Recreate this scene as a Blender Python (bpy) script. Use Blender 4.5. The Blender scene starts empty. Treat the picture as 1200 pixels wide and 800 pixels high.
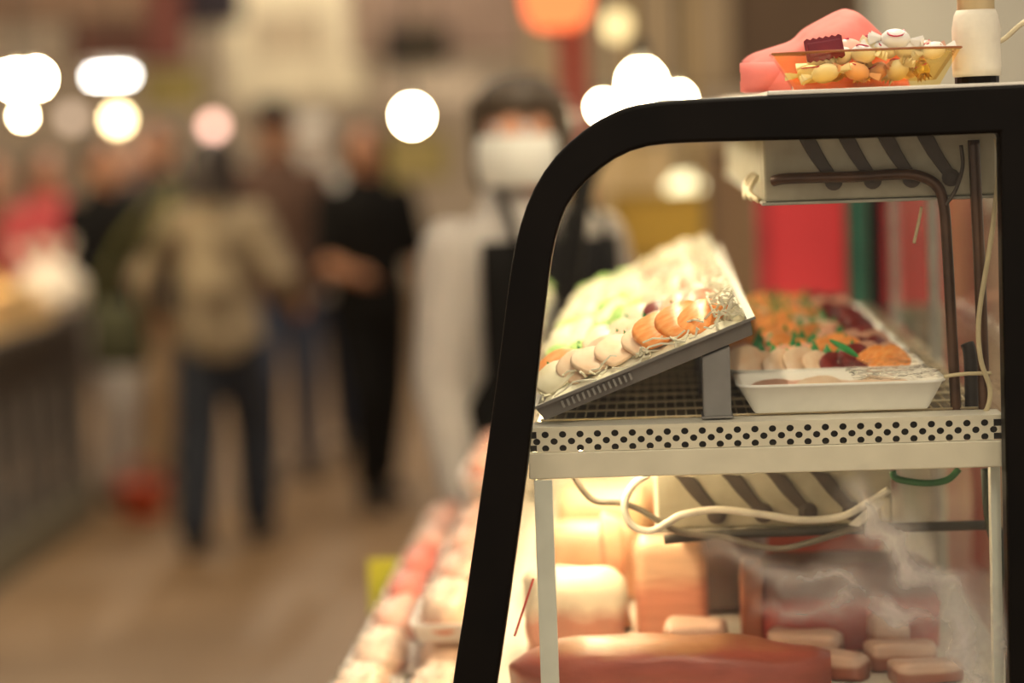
import bpy, bmesh, math, random
from mathutils import Vector, Matrix, Euler, noise
scene = bpy.context.scene
C = scene.collection
PI = math.pi

# ------------------------------------------------------------------ camera
F_PX = 2833.0
CAM = Vector((0, 0, 1.7))
YAW, PITCH, ROLL = 0.0612, 0.0911, -0.036
ROT = (Matrix.Rotation(YAW, 3, 'Z') @ Matrix.Rotation(PI/2 - PITCH, 3, 'X') @ Matrix.Rotation(ROLL, 3, 'Z'))
cd = bpy.data.cameras.new('camera')
cam = bpy.data.objects.new('camera', cd); C.objects.link(cam)
cam.location = CAM; cam.rotation_euler = ROT.to_euler()
cd.sensor_width = 36; cd.lens = 85; cd.clip_start = .05; cd.clip_end = 200
cd.dof.use_dof = True; cd.dof.focus_distance = 2.66; cd.dof.aperture_fstop = 1.6; cd.dof.aperture_blades = 0
scene.camera = cam

# ------------------------------------------------------------------ world and exposure
w = bpy.data.worlds.new('world'); scene.world = w; w.use_nodes = True
w.node_tree.nodes['Background'].inputs[0].default_value = (1.0, .85, .68, 1)
w.node_tree.nodes['Background'].inputs[1].default_value = .29
scene.view_settings.view_transform = 'Standard'; scene.view_settings.look = 'None'
scene.view_settings.gamma = 1; scene.view_settings.use_curve_mapping = False
scene.view_settings.exposure = 1.2
scene.cycles.transparent_max_bounces = 32

# ------------------------------------------------------------------ layout helpers
def ray(px, py):
    return ROT @ Vector(((px - 600)/F_PX, -(py - 400)/F_PX, -1))
def pt(px, py, Y):                      # the point at distance Y that lies there
    d = ray(px, py); return CAM + d*(Y/d.y)
def ground(px, py, z=0):
    d = ray(px, py); return CAM + d*((z - CAM.z)/d.z)
def u(n, Y): return n*Y/F_PX            # length of n pixels at distance Y

# ------------------------------------------------------------------ materials
MATS = {}
def mat(name, col, rough=.5, metal=0, var=.12, scale=30, bump=.0, spec=.5, col2=None, stretch=None, sss=0, coat=0):
    if name in MATS: return MATS[name]
    m = bpy.data.materials.new(name); m.use_nodes = True
    nt = m.node_tree; b = nt.nodes['Principled BSDF']
    b.inputs['Roughness'].default_value = rough; b.inputs['Metallic'].default_value = metal
    b.inputs['Specular IOR Level'].default_value = spec
    if coat: b.inputs['Coat Weight'].default_value = coat; b.inputs['Coat Roughness'].default_value = .12
    if sss:
        b.inputs['Subsurface Weight'].default_value = sss
        b.inputs['Subsurface Radius'].default_value = (.02, .008, .004); b.inputs['Subsurface Scale'].default_value = .3
    tc = nt.nodes.new('ShaderNodeTexCoord'); n = nt.nodes.new('ShaderNodeTexNoise')
    n.inputs['Scale'].default_value = scale; n.inputs['Detail'].default_value = 3
    src = tc.outputs['Object']
    if stretch:
        mp = nt.nodes.new('ShaderNodeMapping'); mp.inputs['Scale'].default_value = stretch
        nt.links.new(src, mp.inputs[0]); src = mp.outputs[0]
    nt.links.new(src, n.inputs['Vector'])
    r = nt.nodes.new('ShaderNodeValToRGB')
    c2 = col2 or tuple(min(1, c*(1 + var)) for c in col)
    c1 = col if col2 else tuple(c*(1 - var) for c in col)
    r.color_ramp.elements[0].position = .35; r.color_ramp.elements[1].position = .65
    r.color_ramp.elements[0].color = (*c1, 1); r.color_ramp.elements[1].color = (*c2, 1)
    nt.links.new(n.outputs['Fac'], r.inputs['Fac']); nt.links.new(r.outputs['Color'], b.inputs['Base Color'])
    if bump:
        bp = nt.nodes.new('ShaderNodeBump'); bp.inputs['Strength'].default_value = bump; bp.inputs['Distance'].default_value = .01
        nt.links.new(n.outputs['Fac'], bp.inputs['Height']); nt.links.new(bp.outputs['Normal'], b.inputs['Normal'])
    MATS[name] = m; return m
def vary(m, lo=.72, hi=1.12):
    """each piece cut from the fish has its own tone"""
    nt = m.node_tree; b = nt.nodes['Principled BSDF']; src = b.inputs['Base Color'].links[0].from_socket
    oi = nt.nodes.new('ShaderNodeObjectInfo'); mr = nt.nodes.new('ShaderNodeMapRange'); mr.inputs[3].default_value = lo; mr.inputs[4].default_value = hi
    nt.links.new(oi.outputs['Random'], mr.inputs[0]); mx = nt.nodes.new('ShaderNodeVectorMath'); mx.operation = 'SCALE'
    nt.links.new(src, mx.inputs[0]); nt.links.new(mr.outputs[0], mx.inputs['Scale']); nt.links.new(mx.outputs[0], b.inputs['Base Color'])
    return m
def emit(name, col, s):
    if name in MATS: return MATS[name]
    m = bpy.data.materials.new(name); m.use_nodes = True; nt = m.node_tree
    e = nt.nodes.new('ShaderNodeEmission'); e.inputs[0].default_value = (*col, 1); e.inputs[1].default_value = s
    nt.links.new(e.outputs[0], nt.nodes['Material Output'].inputs[0]); MATS[name] = m; return m
def clear(name, tint=(1, 1, 1), ior=1.45, rough=.02, haze_paint=None, bump=0):
    """thin clear sheet: Fresnel reflection over plain transparency; smear lays milky streaks that stand for vapour haze"""
    if name in MATS: return MATS[name]
    m = bpy.data.materials.new(name); m.use_nodes = True; nt = m.node_tree; N = nt.nodes; L = nt.links
    N.remove(N['Principled BSDF'])
    t = N.new('ShaderNodeBsdfTransparent'); t.inputs[0].default_value = (*tint, 1)
    g = N.new('ShaderNodeBsdfGlossy'); g.inputs['Roughness'].default_value = rough
    f = N.new('ShaderNodeFresnel'); f.inputs[0].default_value = ior
    gm = N.new('ShaderNodeNewGeometry'); iv = N.new('ShaderNodeMath'); iv.operation = 'SUBTRACT'; iv.inputs[0].default_value = 1; L.new(gm.outputs['Backfacing'], iv.inputs[1])
    ff = N.new('ShaderNodeMath'); ff.operation = 'MULTIPLY'; L.new(iv.outputs[0], ff.inputs[0]); L.new(f.outputs[0], ff.inputs[1])
    mx = N.new('ShaderNodeMixShader'); L.new(ff.outputs[0], mx.inputs[0]); L.new(t.outputs[0], mx.inputs[1]); L.new(g.outputs[0], mx.inputs[2])
    out = mx.outputs[0]
    if bump:
        tc = N.new('ShaderNodeTexCoord'); n = N.new('ShaderNodeTexNoise'); n.inputs['Scale'].default_value = 60
        L.new(tc.outputs['Object'], n.inputs['Vector'])
        bp = N.new('ShaderNodeBump'); bp.inputs['Strength'].default_value = bump; bp.inputs['Distance'].default_value = .02
        L.new(n.outputs['Fac'], bp.inputs['Height']); L.new(bp.outputs[0], g.inputs['Normal']); L.new(bp.outputs[0], f.inputs['Normal'])
    if haze_paint: out = haze_paint(N, L, out)
    L.new(out, N['Material Output'].inputs[0]); MATS[name] = m; return m
def layered(name, low, high, rough=.4, pos=.6, scale=14, soft=.08, streak=(1, 1, 1), spec=.5):
    """flesh whose upper (skin) side has its own colour, with wandering border and grain"""
    if name in MATS: return MATS[name]
    m = bpy.data.materials.new(name); m.use_nodes = True; nt = m.node_tree; N = nt.nodes; L = nt.links
    b = N['Principled BSDF']; b.inputs['Roughness'].default_value = rough; b.inputs['Specular IOR Level'].default_value = spec
    tc = N.new('ShaderNodeTexCoord'); sp = N.new('ShaderNodeSeparateXYZ'); L.new(tc.outputs['Generated'], sp.inputs[0])
    mp = N.new('ShaderNodeMapping'); mp.inputs['Scale'].default_value = streak; L.new(tc.outputs['Object'], mp.inputs[0])
    n = N.new('ShaderNodeTexNoise'); n.inputs['Scale'].default_value = scale; n.inputs['Detail'].default_value = 4; L.new(mp.outputs[0], n.inputs['Vector'])
    ma = N.new('ShaderNodeMath'); ma.operation = 'MULTIPLY_ADD'; ma.inputs[1].default_value = .35; ma.inputs[2].default_value = -.17
    L.new(n.outputs['Fac'], ma.inputs[0]); ad = N.new('ShaderNodeMath'); L.new(ma.outputs[0], ad.inputs[0]); L.new(sp.outputs['Z'], ad.inputs[1])
    r = N.new('ShaderNodeValToRGB'); e = r.color_ramp.elements
    e[0].position = pos - soft; e[0].color = (*low, 1); e[1].position = pos + soft; e[1].color = (*high, 1)
    L.new(ad.outputs[0], r.inputs['Fac'])
    hv = N.new('ShaderNodeMix'); hv.data_type = 'RGBA'; hv.blend_type = 'MULTIPLY'; hv.inputs['Factor'].default_value = .45
    r2 = N.new('ShaderNodeValToRGB'); r2.color_ramp.elements[0].color = (.45, .45, .45, 1); r2.color_ramp.elements[0].position = .3; r2.color_ramp.elements[1].position = .7
    L.new(n.outputs['Fac'], r2.inputs['Fac']); L.new(r.outputs['Color'], hv.inputs[6]); L.new(r2.outputs['Color'], hv.inputs[7])
    L.new(hv.outputs[2], b.inputs['Base Color'])
    bp = N.new('ShaderNodeBump'); bp.inputs['Strength'].default_value = .35; bp.inputs['Distance'].default_value = .006
    L.new(n.outputs['Fac'], bp.inputs['Height']); L.new(bp.outputs[0], b.inputs['Normal'])
    MATS[name] = m; return m

# ------------------------------------------------------------------ mesh helpers
class MB:
    def __init__(s): s.v = []; s.f = []
    def add(s, vs, fs):
        k = len(s.v); s.v += [tuple(v) for v in vs]; s.f += [tuple(i + k for i in f) for f in fs]; return s
    def box(s, x0, x1, y0, y1, z0, z1):
        return s.add([(x, y, z) for z in (z0, z1) for y in (y0, y1) for x in (x0, x1)],
                     [(0, 2, 3, 1), (4, 5, 7, 6), (0, 1, 5, 4), (2, 6, 7, 3), (0, 4, 6, 2), (1, 3, 7, 5)])
    def loft(s, rings, cap=True):
        n = len(rings[0]); vs = [p for r in rings for p in r]; fs = []
        for i in range(len(rings) - 1):
            for j in range(n):
                k = (j + 1) % n
                fs.append((i*n + j, i*n + k, (i + 1)*n + k, (i + 1)*n + j))
        if cap: fs.append(tuple(range(n))[::-1]); fs.append(tuple((len(rings) - 1)*n + j for j in range(n)))
        return s.add(vs, fs)
    def tube(s, path, r, n=8, cap=True):
        path = [Vector(p) for p in path]; rings = []; up = None
        for i, p in enumerate(path):
            t = (path[min(i + 1, len(path) - 1)] - path[max(i - 1, 0)]).normalized()
            if up is None: up = t.orthogonal().normalized()
            up = (up - t*up.dot(t)).normalized(); b = t.cross(up)
            rr = r[i] if isinstance(r, (list, tuple)) else r
            rings.append([p + up*rr*math.cos(2*PI*j/n) + b*rr*math.sin(2*PI*j/n) for j in range(n)])
        return s.loft(rings, cap)
    def limb(s, p0, p1, r0, r1, n=12):
        p0 = Vector(p0); p1 = Vector(p1); d = (p1 - p0).normalized()
        path = [p0 - d*r0*.94, p0 - d*r0*.7, p0, p1, p1 + d*r1*.7, p1 + d*r1*.94]
        return s.tube(path, [r0*.3, r0*.72, r0, r1, r1*.72, r1*.3], n)
    def ell(s, c, r, n=14, m=9):
        c = Vector(c); rings = []
        for i in range(1, m):
            a = PI*i/m
            rings.append([c + Vector((r[0]*math.sin(a)*math.cos(2*PI*j/n), r[1]*math.sin(a)*math.sin(2*PI*j/n), -r[2]*math.cos(a))) for j in range(n)])
        return s.loft(rings)
    def lathe(s, prof, n=20, c=(0, 0, 0)):
        c = Vector(c)
        return s.loft([[c + Vector((r*math.cos(2*PI*j/n), r*math.sin(2*PI*j/n), z)) for j in range(n)] for r, z in prof])
    def rings(s, spec, n=16):             # (z, cx, cy, rx, ry)
        return s.loft([[(cx + rx*math.cos(2*PI*j/n), cy + ry*math.sin(2*PI*j/n), z) for j in range(n)] for z, cx, cy, rx, ry in spec])
    def prism(s, poly, y0, y1):           # polygon in x,z extruded along y
        n = len(poly); vs = [(x, y0, z) for x, z in poly] + [(x, y1, z) for x, z in poly]
        fs = [tuple(range(n)), tuple(range(n, 2*n))[::-1]] + [((j + 1) % n, j, n + j, n + (j + 1) % n) for j in range(n)]
        return s.add(vs, fs)
    def mesh(s, name, m, smooth=False):
        me = bpy.data.meshes.new(name); me.from_pydata(s.v, [], s.f)
        bm = bmesh.new(); bm.from_mesh(me); bmesh.ops.recalc_face_normals(bm, faces=bm.faces); bm.to_mesh(me); bm.free()
        if m: me.materials.append(m)
        if smooth:
            for p in me.polygons: p.use_smooth = True
        return me
    def build(s, name, m, parent=None, loc=None, smooth=False, bevel=0, seg=2, sub=0):
        o = bpy.data.objects.new(name, s.mesh(name, m, smooth)); C.objects.link(o)
        if parent: o.parent = parent
        if loc is not None: o.location = loc
        if bevel:
            b = o.modifiers.new('bevel', 'BEVEL'); b.width = bevel; b.segments = seg; b.limit_method = 'ANGLE'; b.angle_limit = .7
        if sub:
            b = o.modifiers.new('sub', 'SUBSURF'); b.levels = b.render_levels = sub
        return o
def tag(o, label=None, cat=None, group=None, kind=None):
    if label: o['label'] = label
    if cat: o['category'] = cat
    if group: o['group'] = group
    if kind: o['kind'] = kind
    return o
def empty(name, loc, label, cat, group=None, rz=0):
    o = bpy.data.objects.new(name, None); C.objects.link(o); o.location = loc; o.rotation_euler.z = rz; o.empty_display_size = .1
    return tag(o, label, cat, group)
def link(name, me, M, parent=None):
    o = bpy.data.objects.new(name, me); C.objects.link(o)
    if parent: o.parent = parent
    o.matrix_local = M
    return o
def xf(loc, rot=(0, 0, 0), sc=(1, 1, 1)):
    return Matrix.LocRotScale(Vector(loc), Euler(rot), Vector(sc))
def spline(P, k=6):
    P = [Vector(p) for p in P]; out = []
    for i in range(len(P) - 1):
        a, b, c, d = P[max(i - 1, 0)], P[i], P[i + 1], P[min(i + 2, len(P) - 1)]
        for t in range(k):
            t /= k
            out.append(.5*((2*b) + (c - a)*t + (2*a - 5*b + 4*c - d)*t*t + (3*b - a - 3*c + d)*t**3))
    return out + [P[-1]]
def struct(o): o['kind'] = 'structure'; return o

# ================================================================== setting: floor, far walls
floor_m = mat('worn brown concrete', (.20, .115, .05), .55, col2=(.28, .17, .085), scale=1.6)
struct(MB().box(-9, 14, -1, 26, -.1, 0).build('floor', floor_m))
wall_m = mat('beige painted wall', (.72, .60, .44), .8, col2=(.60, .48, .34), scale=.5)
struct(MB().box(-9, 14, 25.8, 26, 0, 6).build('wall_back', wall_m))
struct(MB().box(-9, -8.8, 4, 25.8, 0, 5).build('wall_left', wall_m))

# ================================================================== the display case
YN, YF = 2.60, 4.26                      # near and far end of the case
blk = mat('black enamelled steel', (.004, .0026, .0016), .4, var=.25, scale=12, spec=.12)
cream = mat('cream enamelled steel', (.74, .69, .55), .42, var=.05, scale=25)
whitep = mat('white painted sheet', (.80, .76, .66), .45, var=.05, scale=20)
darkp = mat('painted shade under rack', (.20, .15, .09), .5, var=.2)
case = empty('display_case', pt(850, 800, YN).xy.to_3d(), 'refrigerated glass display case with curved black end frame', 'display case')
OUT = [(524, 850), (532, 790), (546, 700), (566, 560), (584, 430), (598, 320), (610, 262), (629, 215), (655, 179), (688, 150), (724, 130), (765, 120), (850, 114), (1030, 106), (1224, 97)]
INN = [(574, 850), (584, 790), (600, 680), (618, 545), (632, 420), (645, 310), (657, 258), (673, 228), (697, 203), (728, 182), (768, 170), (850, 166), (1010, 162), (1172, 156)]
def xz(px, py, Y=YN): p = pt(px, py, Y); return Vector((p.x, 0, p.z))
outer = spline([xz(*p) for p in OUT], 5); inner = spline([xz(*p) for p in INN], 5)
xr1 = outer[-1].x; xr0 = inner[-1].x
zb = .98
outer = [Vector((outer[0].x - .012, 0, zb))] + outer + [Vector((xr1, 0, zb))]
inner = [Vector((inner[0].x - .012, 0, zb))] + inner + [Vector((xr0, 0, zb))]
def arch(y0, y1):
    m = MB(); n = 60
    def resample(P):
        L = [0]
        for a, b in zip(P, P[1:]): L.append(L[-1] + (b - a).length)
        out = []
        for k in range(n + 1):
            t = L[-1]*k/n; i = max(j for j in range(len(L)) if L[j] <= t + 1e-9); i = min(i, len(P) - 2)
            out.append(P[i].lerp(P[i + 1], (t - L[i])/max(1e-9, L[i + 1] - L[i])))
        return out
    # split at the right-hand corner so that the corner stays square
    a = resample(outer[:-1]); b = resample(inner[:-1])
    rings = []
    for p, q in zip(a + [outer[-1]], b + [inner[-1]]):
        rings.append([(p.x, y0, p.z), (q.x, y0, q.z), (q.x, y1, q.z), (p.x, y1, p.z)])
    return m.loft(rings)
def local(o): o.parent = case; o.matrix_parent_inverse = Matrix.Translation(-case.location); return o
local(arch(YN, YN + .035).build('end_frame', blk, bevel=.004, seg=3))
local(arch(YF - .035, YF).build('end_frame', blk, bevel=.004, seg=3))
ztop = xz(1000, 108).z; zin = xz(1000, 162).z
# rear edge rails on the staff side
local(MB().box(xr0 + .004, xr1 - .003, YN + .036, YF - .036, zin, ztop - .002).build('top_rail', blk, bevel=.003))
local(MB().box(xz(770, 120).x, xr0 + .002, YN + .036, YF - .036, ztop - .016, ztop - .001).build('top_panel', whitep, bevel=.002))
local(MB().box(xz(900, 120).x, xr1 - .005, YN + .002, YF - .02, ztop, ztop + .0045).build('top_sheet', whitep, bevel=.001))
# glass
glass_m = clear('clear glass', (.97, .98, .95), 1.45)
mid = [(a + b)/2 for a, b in zip(*[spline([xz(*p) for p in Q[:11]], 5) for Q in (OUT, INN)])]
mid = [Vector((mid[0].x - .01, 0, zb))] + mid + [xz(850, 140)]
rings = []
for i, p in enumerate(mid):
    t = (mid[min(i + 1, len(mid) - 1)] - mid[max(i - 1, 0)]).normalized(); nrm = Vector((t.z, 0, -t.x))*.003
    a, b = p - nrm, p + nrm
    rings.append([(a.x, YN + .036, a.z), (b.x, YN + .036, b.z), (b.x, YF - .036, b.z), (a.x, YF - .036, a.z)])
local(MB().loft(rings).build('curved_front_glass', glass_m, smooth=False))
def haze_paint(N, L, base):
    tc = N.new('ShaderNodeTexCoord'); d = N.new('ShaderNodeBsdfDiffuse'); d.inputs[0].default_value = (.72, .70, .70, 1)
    tr = N.new('ShaderNodeBsdfTranslucent'); tr.inputs[0].default_value = (.72, .70, .70, 1)
    dd = N.new('ShaderNodeMixShader'); dd.inputs[0].default_value = .5; L.new(d.outputs[0], dd.inputs[1]); L.new(tr.outputs[0], dd.inputs[2])
    def math_(op, a, b=None, c=None):
        m = N.new('ShaderNodeMath'); m.operation = op
        for i, q in enumerate((a, b, c)):
            if q is None: continue
            if isinstance(q, (int, float)): m.inputs[i].default_value = q
            else: L.new(q, m.inputs[i])
        return m.outputs[0]
    sp = N.new('ShaderNodeSeparateXYZ'); L.new(tc.outputs['Object'], sp.inputs[0])
    wn = N.new('ShaderNodeTexNoise'); wn.inputs['Scale'].default_value = 9; wn.inputs['Detail'].default_value = 5; L.new(tc.outputs['Object'], wn.inputs['Vector'])
    warp = math_('MULTIPLY_ADD', wn.outputs['Fac'], .16, -.08)
    total = None
    # each streak paints vapour haze into the pane: a line with soft, ragged edges (x, z of its ends, half width, strength)
    for (a, b, hw, st) in STREAKS:
        dx, dz = b[0] - a[0], b[1] - a[1]; ln = math.hypot(dx, dz); dx /= ln; dz /= ln
        px = math_('SUBTRACT', sp.outputs['X'], a[0]); pz = math_('SUBTRACT', sp.outputs['Z'], a[1])
        al = math_('ADD', math_('MULTIPLY', px, dx), math_('MULTIPLY', pz, dz))
        ac = math_('ADD', math_('SUBTRACT', math_('MULTIPLY', px, dz), math_('MULTIPLY', pz, dx)), warp)
        k = math_('MAXIMUM', math_('SUBTRACT', 1, math_('DIVIDE', math_('ABSOLUTE', ac), hw)), 0)
        e = math_('MAXIMUM', math_('SUBTRACT', 1, math_('POWER', math_('ABSOLUTE', math_('SUBTRACT', math_('MULTIPLY', al, 2/ln), 1)), 4)), 0)
        q = math_('MULTIPLY', math_('MULTIPLY', math_('POWER', k, 1.7), e), st)
        total = q if total is None else math_('ADD', total, q)
    n2 = N.new('ShaderNodeTexNoise'); n2.inputs['Scale'].default_value = 13; n2.inputs['Detail'].default_value = 5; n2.inputs['Distortion'].default_value = .8; L.new(tc.outputs['Object'], n2.inputs['Vector'])
    rag = math_('MULTIPLY_ADD', n2.outputs['Fac'], 2.6, -.5)
    fac = math_('MINIMUM', math_('MAXIMUM', math_('MULTIPLY', total, rag), 0), .8)
    mx = N.new('ShaderNodeMixShader'); L.new(fac, mx.inputs[0]); L.new(base, mx.inputs[1]); L.new(dd.outputs[0], mx.inputs[2])
    return mx.outputs[0]
def s2(px, py): p = xz(px, py); return (p.x, p.z)
STREAKS = [(s2(820, 628), s2(1110, 740), .024, .34), (s2(1010, 545), s2(1090, 690), .032, .42), (s2(1070, 640), s2(1215, 760), .034, .38),
           (s2(1060, 600), s2(1170, 830), .05, .36), (s2(880, 700), s2(1090, 735), .022, .34), (s2(1120, 690), s2(1160, 830), .03, .3), (s2(960, 640), s2(1200, 800), .11, .16)]
poly = [(p.x, p.z) for p in mid[:-2:2]] + [s2(900, 140), s2(1215, 140), (xr1 - .008, zb)]
local(MB().prism(poly, YN + .012, YN + .017).build('end_glass', clear('end glass with painted haze', (.98, .98, .96), 1.3, haze_paint=haze_paint)))
# lower body, bay floor, staff-side rails
x0 = inner[0].x - .03
steel = mat('brushed steel', (.30, .28, .25), .35, .7, var=.1, scale=4, stretch=(1, 1, 30))
local(MB().box(x0 - .02, xr1 + .01, YN - .012, YF + .01, .0, .975).build('base_cabinet', steel, bevel=.008))
local(MB().box(x0 + .006, xr1 - .006, YN + .036, YF - .036, .976, 1.03).build('bay_floor', whitep, bevel=.004))
for yy in (3.35, 3.9):
    local(MB().box(xr0 + .006, xr0 + .024, yy, yy + .02, 1.031, zin - .001).build('door_rail', mat('aluminium rail', (.55, .53, .48), .35, .6), bevel=.002))
local(MB().box(xr0 + .012, xr0 + .017, YN + .06, YF - .05, 1.031, zin - .001).build('sliding_glass', glass_m))
local(MB().box(x0 + .03, xr1 - .06, YF - .048, YF - .04, 1.031, 1.30).build('bay_end_panel', whitep, bevel=.002))
# fluorescent tubes inside the case, above the food and below the shelf
tube_e = emit('case tube light', (1.0, .84, .58), 15)
low_e = emit('lower tube light', (1.0, .78, .48), 34)
xl = xz(768, 120).x
local(MB().box(xl - .012, xl + .03, YN + .05, YF - .05, ztop - .026, ztop - .0165).box(xl + .0305, xl + .033, YN + .05, YF - .05, ztop - .046, ztop - .0165).build('shielded_light_fitting', whitep, bevel=.002))  # second box: unseen side plate added to keep tube light off the cooling unit
local(MB().tube([(xl + .009, YN + .06, ztop - .0345), (xl + .009, YF - .06, ztop - .0345)], .0075, 10).build('light_tube', tube_e, smooth=True))

# ================================================================== white shelf with perforated edge
zs = xz(900, 491, 2.66).z                # deck height at the near edge
XL = pt(619, 520, 2.645).x; XR = pt(1177, 510, 2.645).x
YS = 2.645
shelf = empty('shelf_rack', (XL, YS, 1.03), 'cream steel shelf with perforated front edge on white legs', 'shelf')
def ls(o): o.parent = shelf; o.matrix_parent_inverse = Matrix.Translation(-shelf.location); return o
ls(MB().box(XL, XR, YS, YS + .05, zs - .003, zs).build('deck_plate', whitep, bevel=.002))
ls(MB().box(XL + .01, XR, YS + .052, YF - .06, zs - .012, zs - .008).build('rack_shade_sheet', darkp))  # dark sheet added under the wires; its colour stands for shade
# perforated strip: every hole is a real hole
strip = MB(); P = .0192; nrow = 3; hh = .0076; z1 = zs - .0045; rad = .0041; SEG = 12
ncol = int((XR - XL)/P)
def cell(cx, cz, wx, hz):
    m = MB(); per = []
    for k in range(SEG):
        a = 2*PI*k/SEG; ca, sa = math.cos(a), math.sin(a)
        s = min(wx/2/max(abs(ca), 1e-6), hz/2/max(abs(sa), 1e-6)); per.append((ca*s, sa*s))
    vs = [(cx + x, YS - .003, cz + z) for x, z in per] + [(cx + rad*math.cos(2*PI*k/SEG), YS - .003, cz + rad*.92*math.sin(2*PI*k/SEG)) for k in range(SEG)]
    vs += [(x, YS - .0012, z) for x, y, z in vs[SEG:]]
    fs = []
    for k in range(SEG):
        j = (k + 1) % SEG; fs += [(k, j, SEG + j, SEG + k), (SEG + k, SEG + j, 2*SEG + j, 2*SEG + k)]
    # corner triangles so that the square cell closes
    for sx, sz in ((1, 1), (-1, 1), (-1, -1), (1, -1)):
        b = len(vs); vs.append((cx + sx*wx/2, YS - .003, cz + sz*hz/2))
        ang = math.atan2(sz*hz, sx*wx) % (2*PI); k = int(ang/(2*PI/SEG)); fs.append((k, b, (k + 1) % SEG))
    strip.add(vs, fs)
for r_ in range(nrow):
    for c_ in range(ncol):
        cx = XL + P*(c_ + .5) + (P/2 if r_ % 2 == 0 else 0)
        if cx + P/2 > XR + .002: continue
        cell(cx, z1 - hh*(r_ + .5), P, hh)
strip.box(XL, XR, YS - .0035, YS - .001, z1, zs)
zst = z1 - hh*nrow
perf = ls(strip.build('perforated_edge', cream))
ls(MB().box(XL + .002, XR, YS + .004, YS + .006, zst, z1).build('shadow_backing', mat('painted shade behind holes', (.03, .025, .02), .7)))  # dark sheet whose colour stands in for the shade inside the holes
ls(MB().box(XL, XR, YS - .004, YS + .004, zst - .030, zst - .0005).build('angle_bar', cream, bevel=.0015))
ls(MB().box(XL, XL + .004, YS + .006, YF - .08, zst - .030, zs - .013).build('side_bar', cream, bevel=.001))
zl = zst - .031
for (xx, yy) in ((pt(627, 600, YS).x, YS - .004), (XR - .012, YS + .03), (pt(627, 600, YS).x, YF - .1), (XR - .02, YF - .1)):
    ls(MB().box(xx, xx + (.0205 if xx < .2 else .011), yy, yy + .003, 1.031, zl).box(xx, xx + .003, yy + .003, yy + .02, 1.031, zl).build('leg', cream if yy > 3 else mat('white leg', (.70, .72, .64), .4, var=.05), bevel=.0008))
# wire rack lying on the deck
rack = MB(); xw = XL + .015
while xw < XR - .01:
    rack.tube([(xw, YS + .053, zs - .0015), (xw, YF - .07, zs - .0015)], .0011, 5); xw += .0115
yw = YS + .056; 
while yw < YF - .07:
    rack.tube([(XL + .012, yw, zs + .001), (XR - .01, yw, zs + .001)], .0016, 5); yw += .075
tag(ls(rack.build('wire_rack', mat('gilded wire', (.80, .68, .46), .3, .6), smooth=True)), kind='stuff')
ls(MB().tube([(XL + .06, YS + .05, zst - .006), (XL + .06, YF - .12, zst - .006)], .007, 10).build('shelf_light_tube', low_e, smooth=True))

# ================================================================== cooling units with pipes
dark_slot = mat('grey-brown rubber strap', (.085, .065, .05), .6)
copper = mat('brown copper pipe', (.085, .040, .020), .35, .4, var=.3, scale=20, coat=.12)
def cooling(pxs, pys, Y, y2, label, slots, slot_px, lean, top=0):
    a = pt(pxs[0], pys[1], Y); b = pt(pxs[1], pys[0], Y)
    t = empty('cooling_unit', (a.x, Y, a.z), label, 'cooling unit')
    W, H, D = b.x - a.x, b.z - a.z + top, y2 - Y
    MB().box(0, W, 0, D, .004, H).build('housing', mat('stained cream sheet', (.48, .44, .33), .5, col2=(.36, .32, .23), scale=22), t, bevel=.003)
    MB().box(-.003, W + .003, -.004, D, 0, .0035).build('base_lip', mat('grey sheet', (.40, .38, .32), .45), t, bevel=.001)
    for s_ in slots:
        x0_ = u(s_ - pxs[0], Y); m = MB(); path = []
        for k in range(6):
            q = k/5; path.append((x0_ + lean*q**.8 - lean*.12*math.sin(PI*q), q))
        ww = u(slot_px, Y)/2
        rg = []
        for x_, q in path:
            z_ = H*.995 - q*H*.66; wq = ww*(1.1 - .15*q)
            rg.append([(x_ - wq, -.004, z_), (x_ + wq, -.004, z_ - .004), (x_ + wq, .001, z_ - .004), (x_ - wq, .001, z_)])
        m.loft(rg).build('strap', dark_slot, t, smooth=False, bevel=.0015)
        MB().lathe([(ww*1.05, 0), (ww*1.05, .003), (ww*.5, .0045)], 14).build('strap_end', dark_slot, t).matrix_local = xf((x0_ + lean, -.001, H*.29), (PI/2, 0, 0))
    return t, a, W, H
cu1, a1, W1, H1 = cooling((896, 1168), (168, 241), 2.72, 4.1, 'cream cooling unit with dark straps under the case top', (941, 986, 1031, 1076), 20, .034, .024)
for k in range(3):                       # crinkled film taped to its side
    MB().tube(spline([(-.004 - .006*k, .05 + .05*k, .004), (-.014, .07 + .05*k, .014 + .004*k), (-.004, .10 + .05*k, .03)], 4), .0035, 5).build('tape', mat('yellowed tape', (.72, .62, .42), .4), cu1, smooth=True)
cu2, a2, W2, H2 = cooling((771, 1044), (548, 624), 2.84, 4.0, 'cream cooling unit with dark straps hanging below the perforated shelf', (803, 858, 910, 962), 22, .038)
MB().box(W2 - .012, W2 - .002, -.006, .004, .008, H2*.5).build('bracket', cream, cu2, bevel=.001)
def hang(name, pts, Y, r, m, label, cat, group=None, n=8):
    P = spline([pt(p[0], p[1], p[2] if len(p) > 2 else Y) for p in pts], 6)
    o = MB().tube(P, r, n).build(name, m, smooth=True); return tag(o, label, cat, group)
hang('copper_pipe', [(906, 212, 2.712), (925, 209), (1000, 207), (1055, 204), (1080, 207), (1098, 218), (1106, 240), (1110, 290), (1116, 400), (1121, 492)], 2.704, .0062, copper,
     'brown copper pipe bending down from the upper cooling unit', 'pipe')
hang('copper_pipe', [(1141, 164), (1144, 230), (1149, 340), (1154, 492)], 2.695, .0066, copper, 'straight brown copper pipe standing beside the bent one', 'pipe')
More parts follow.
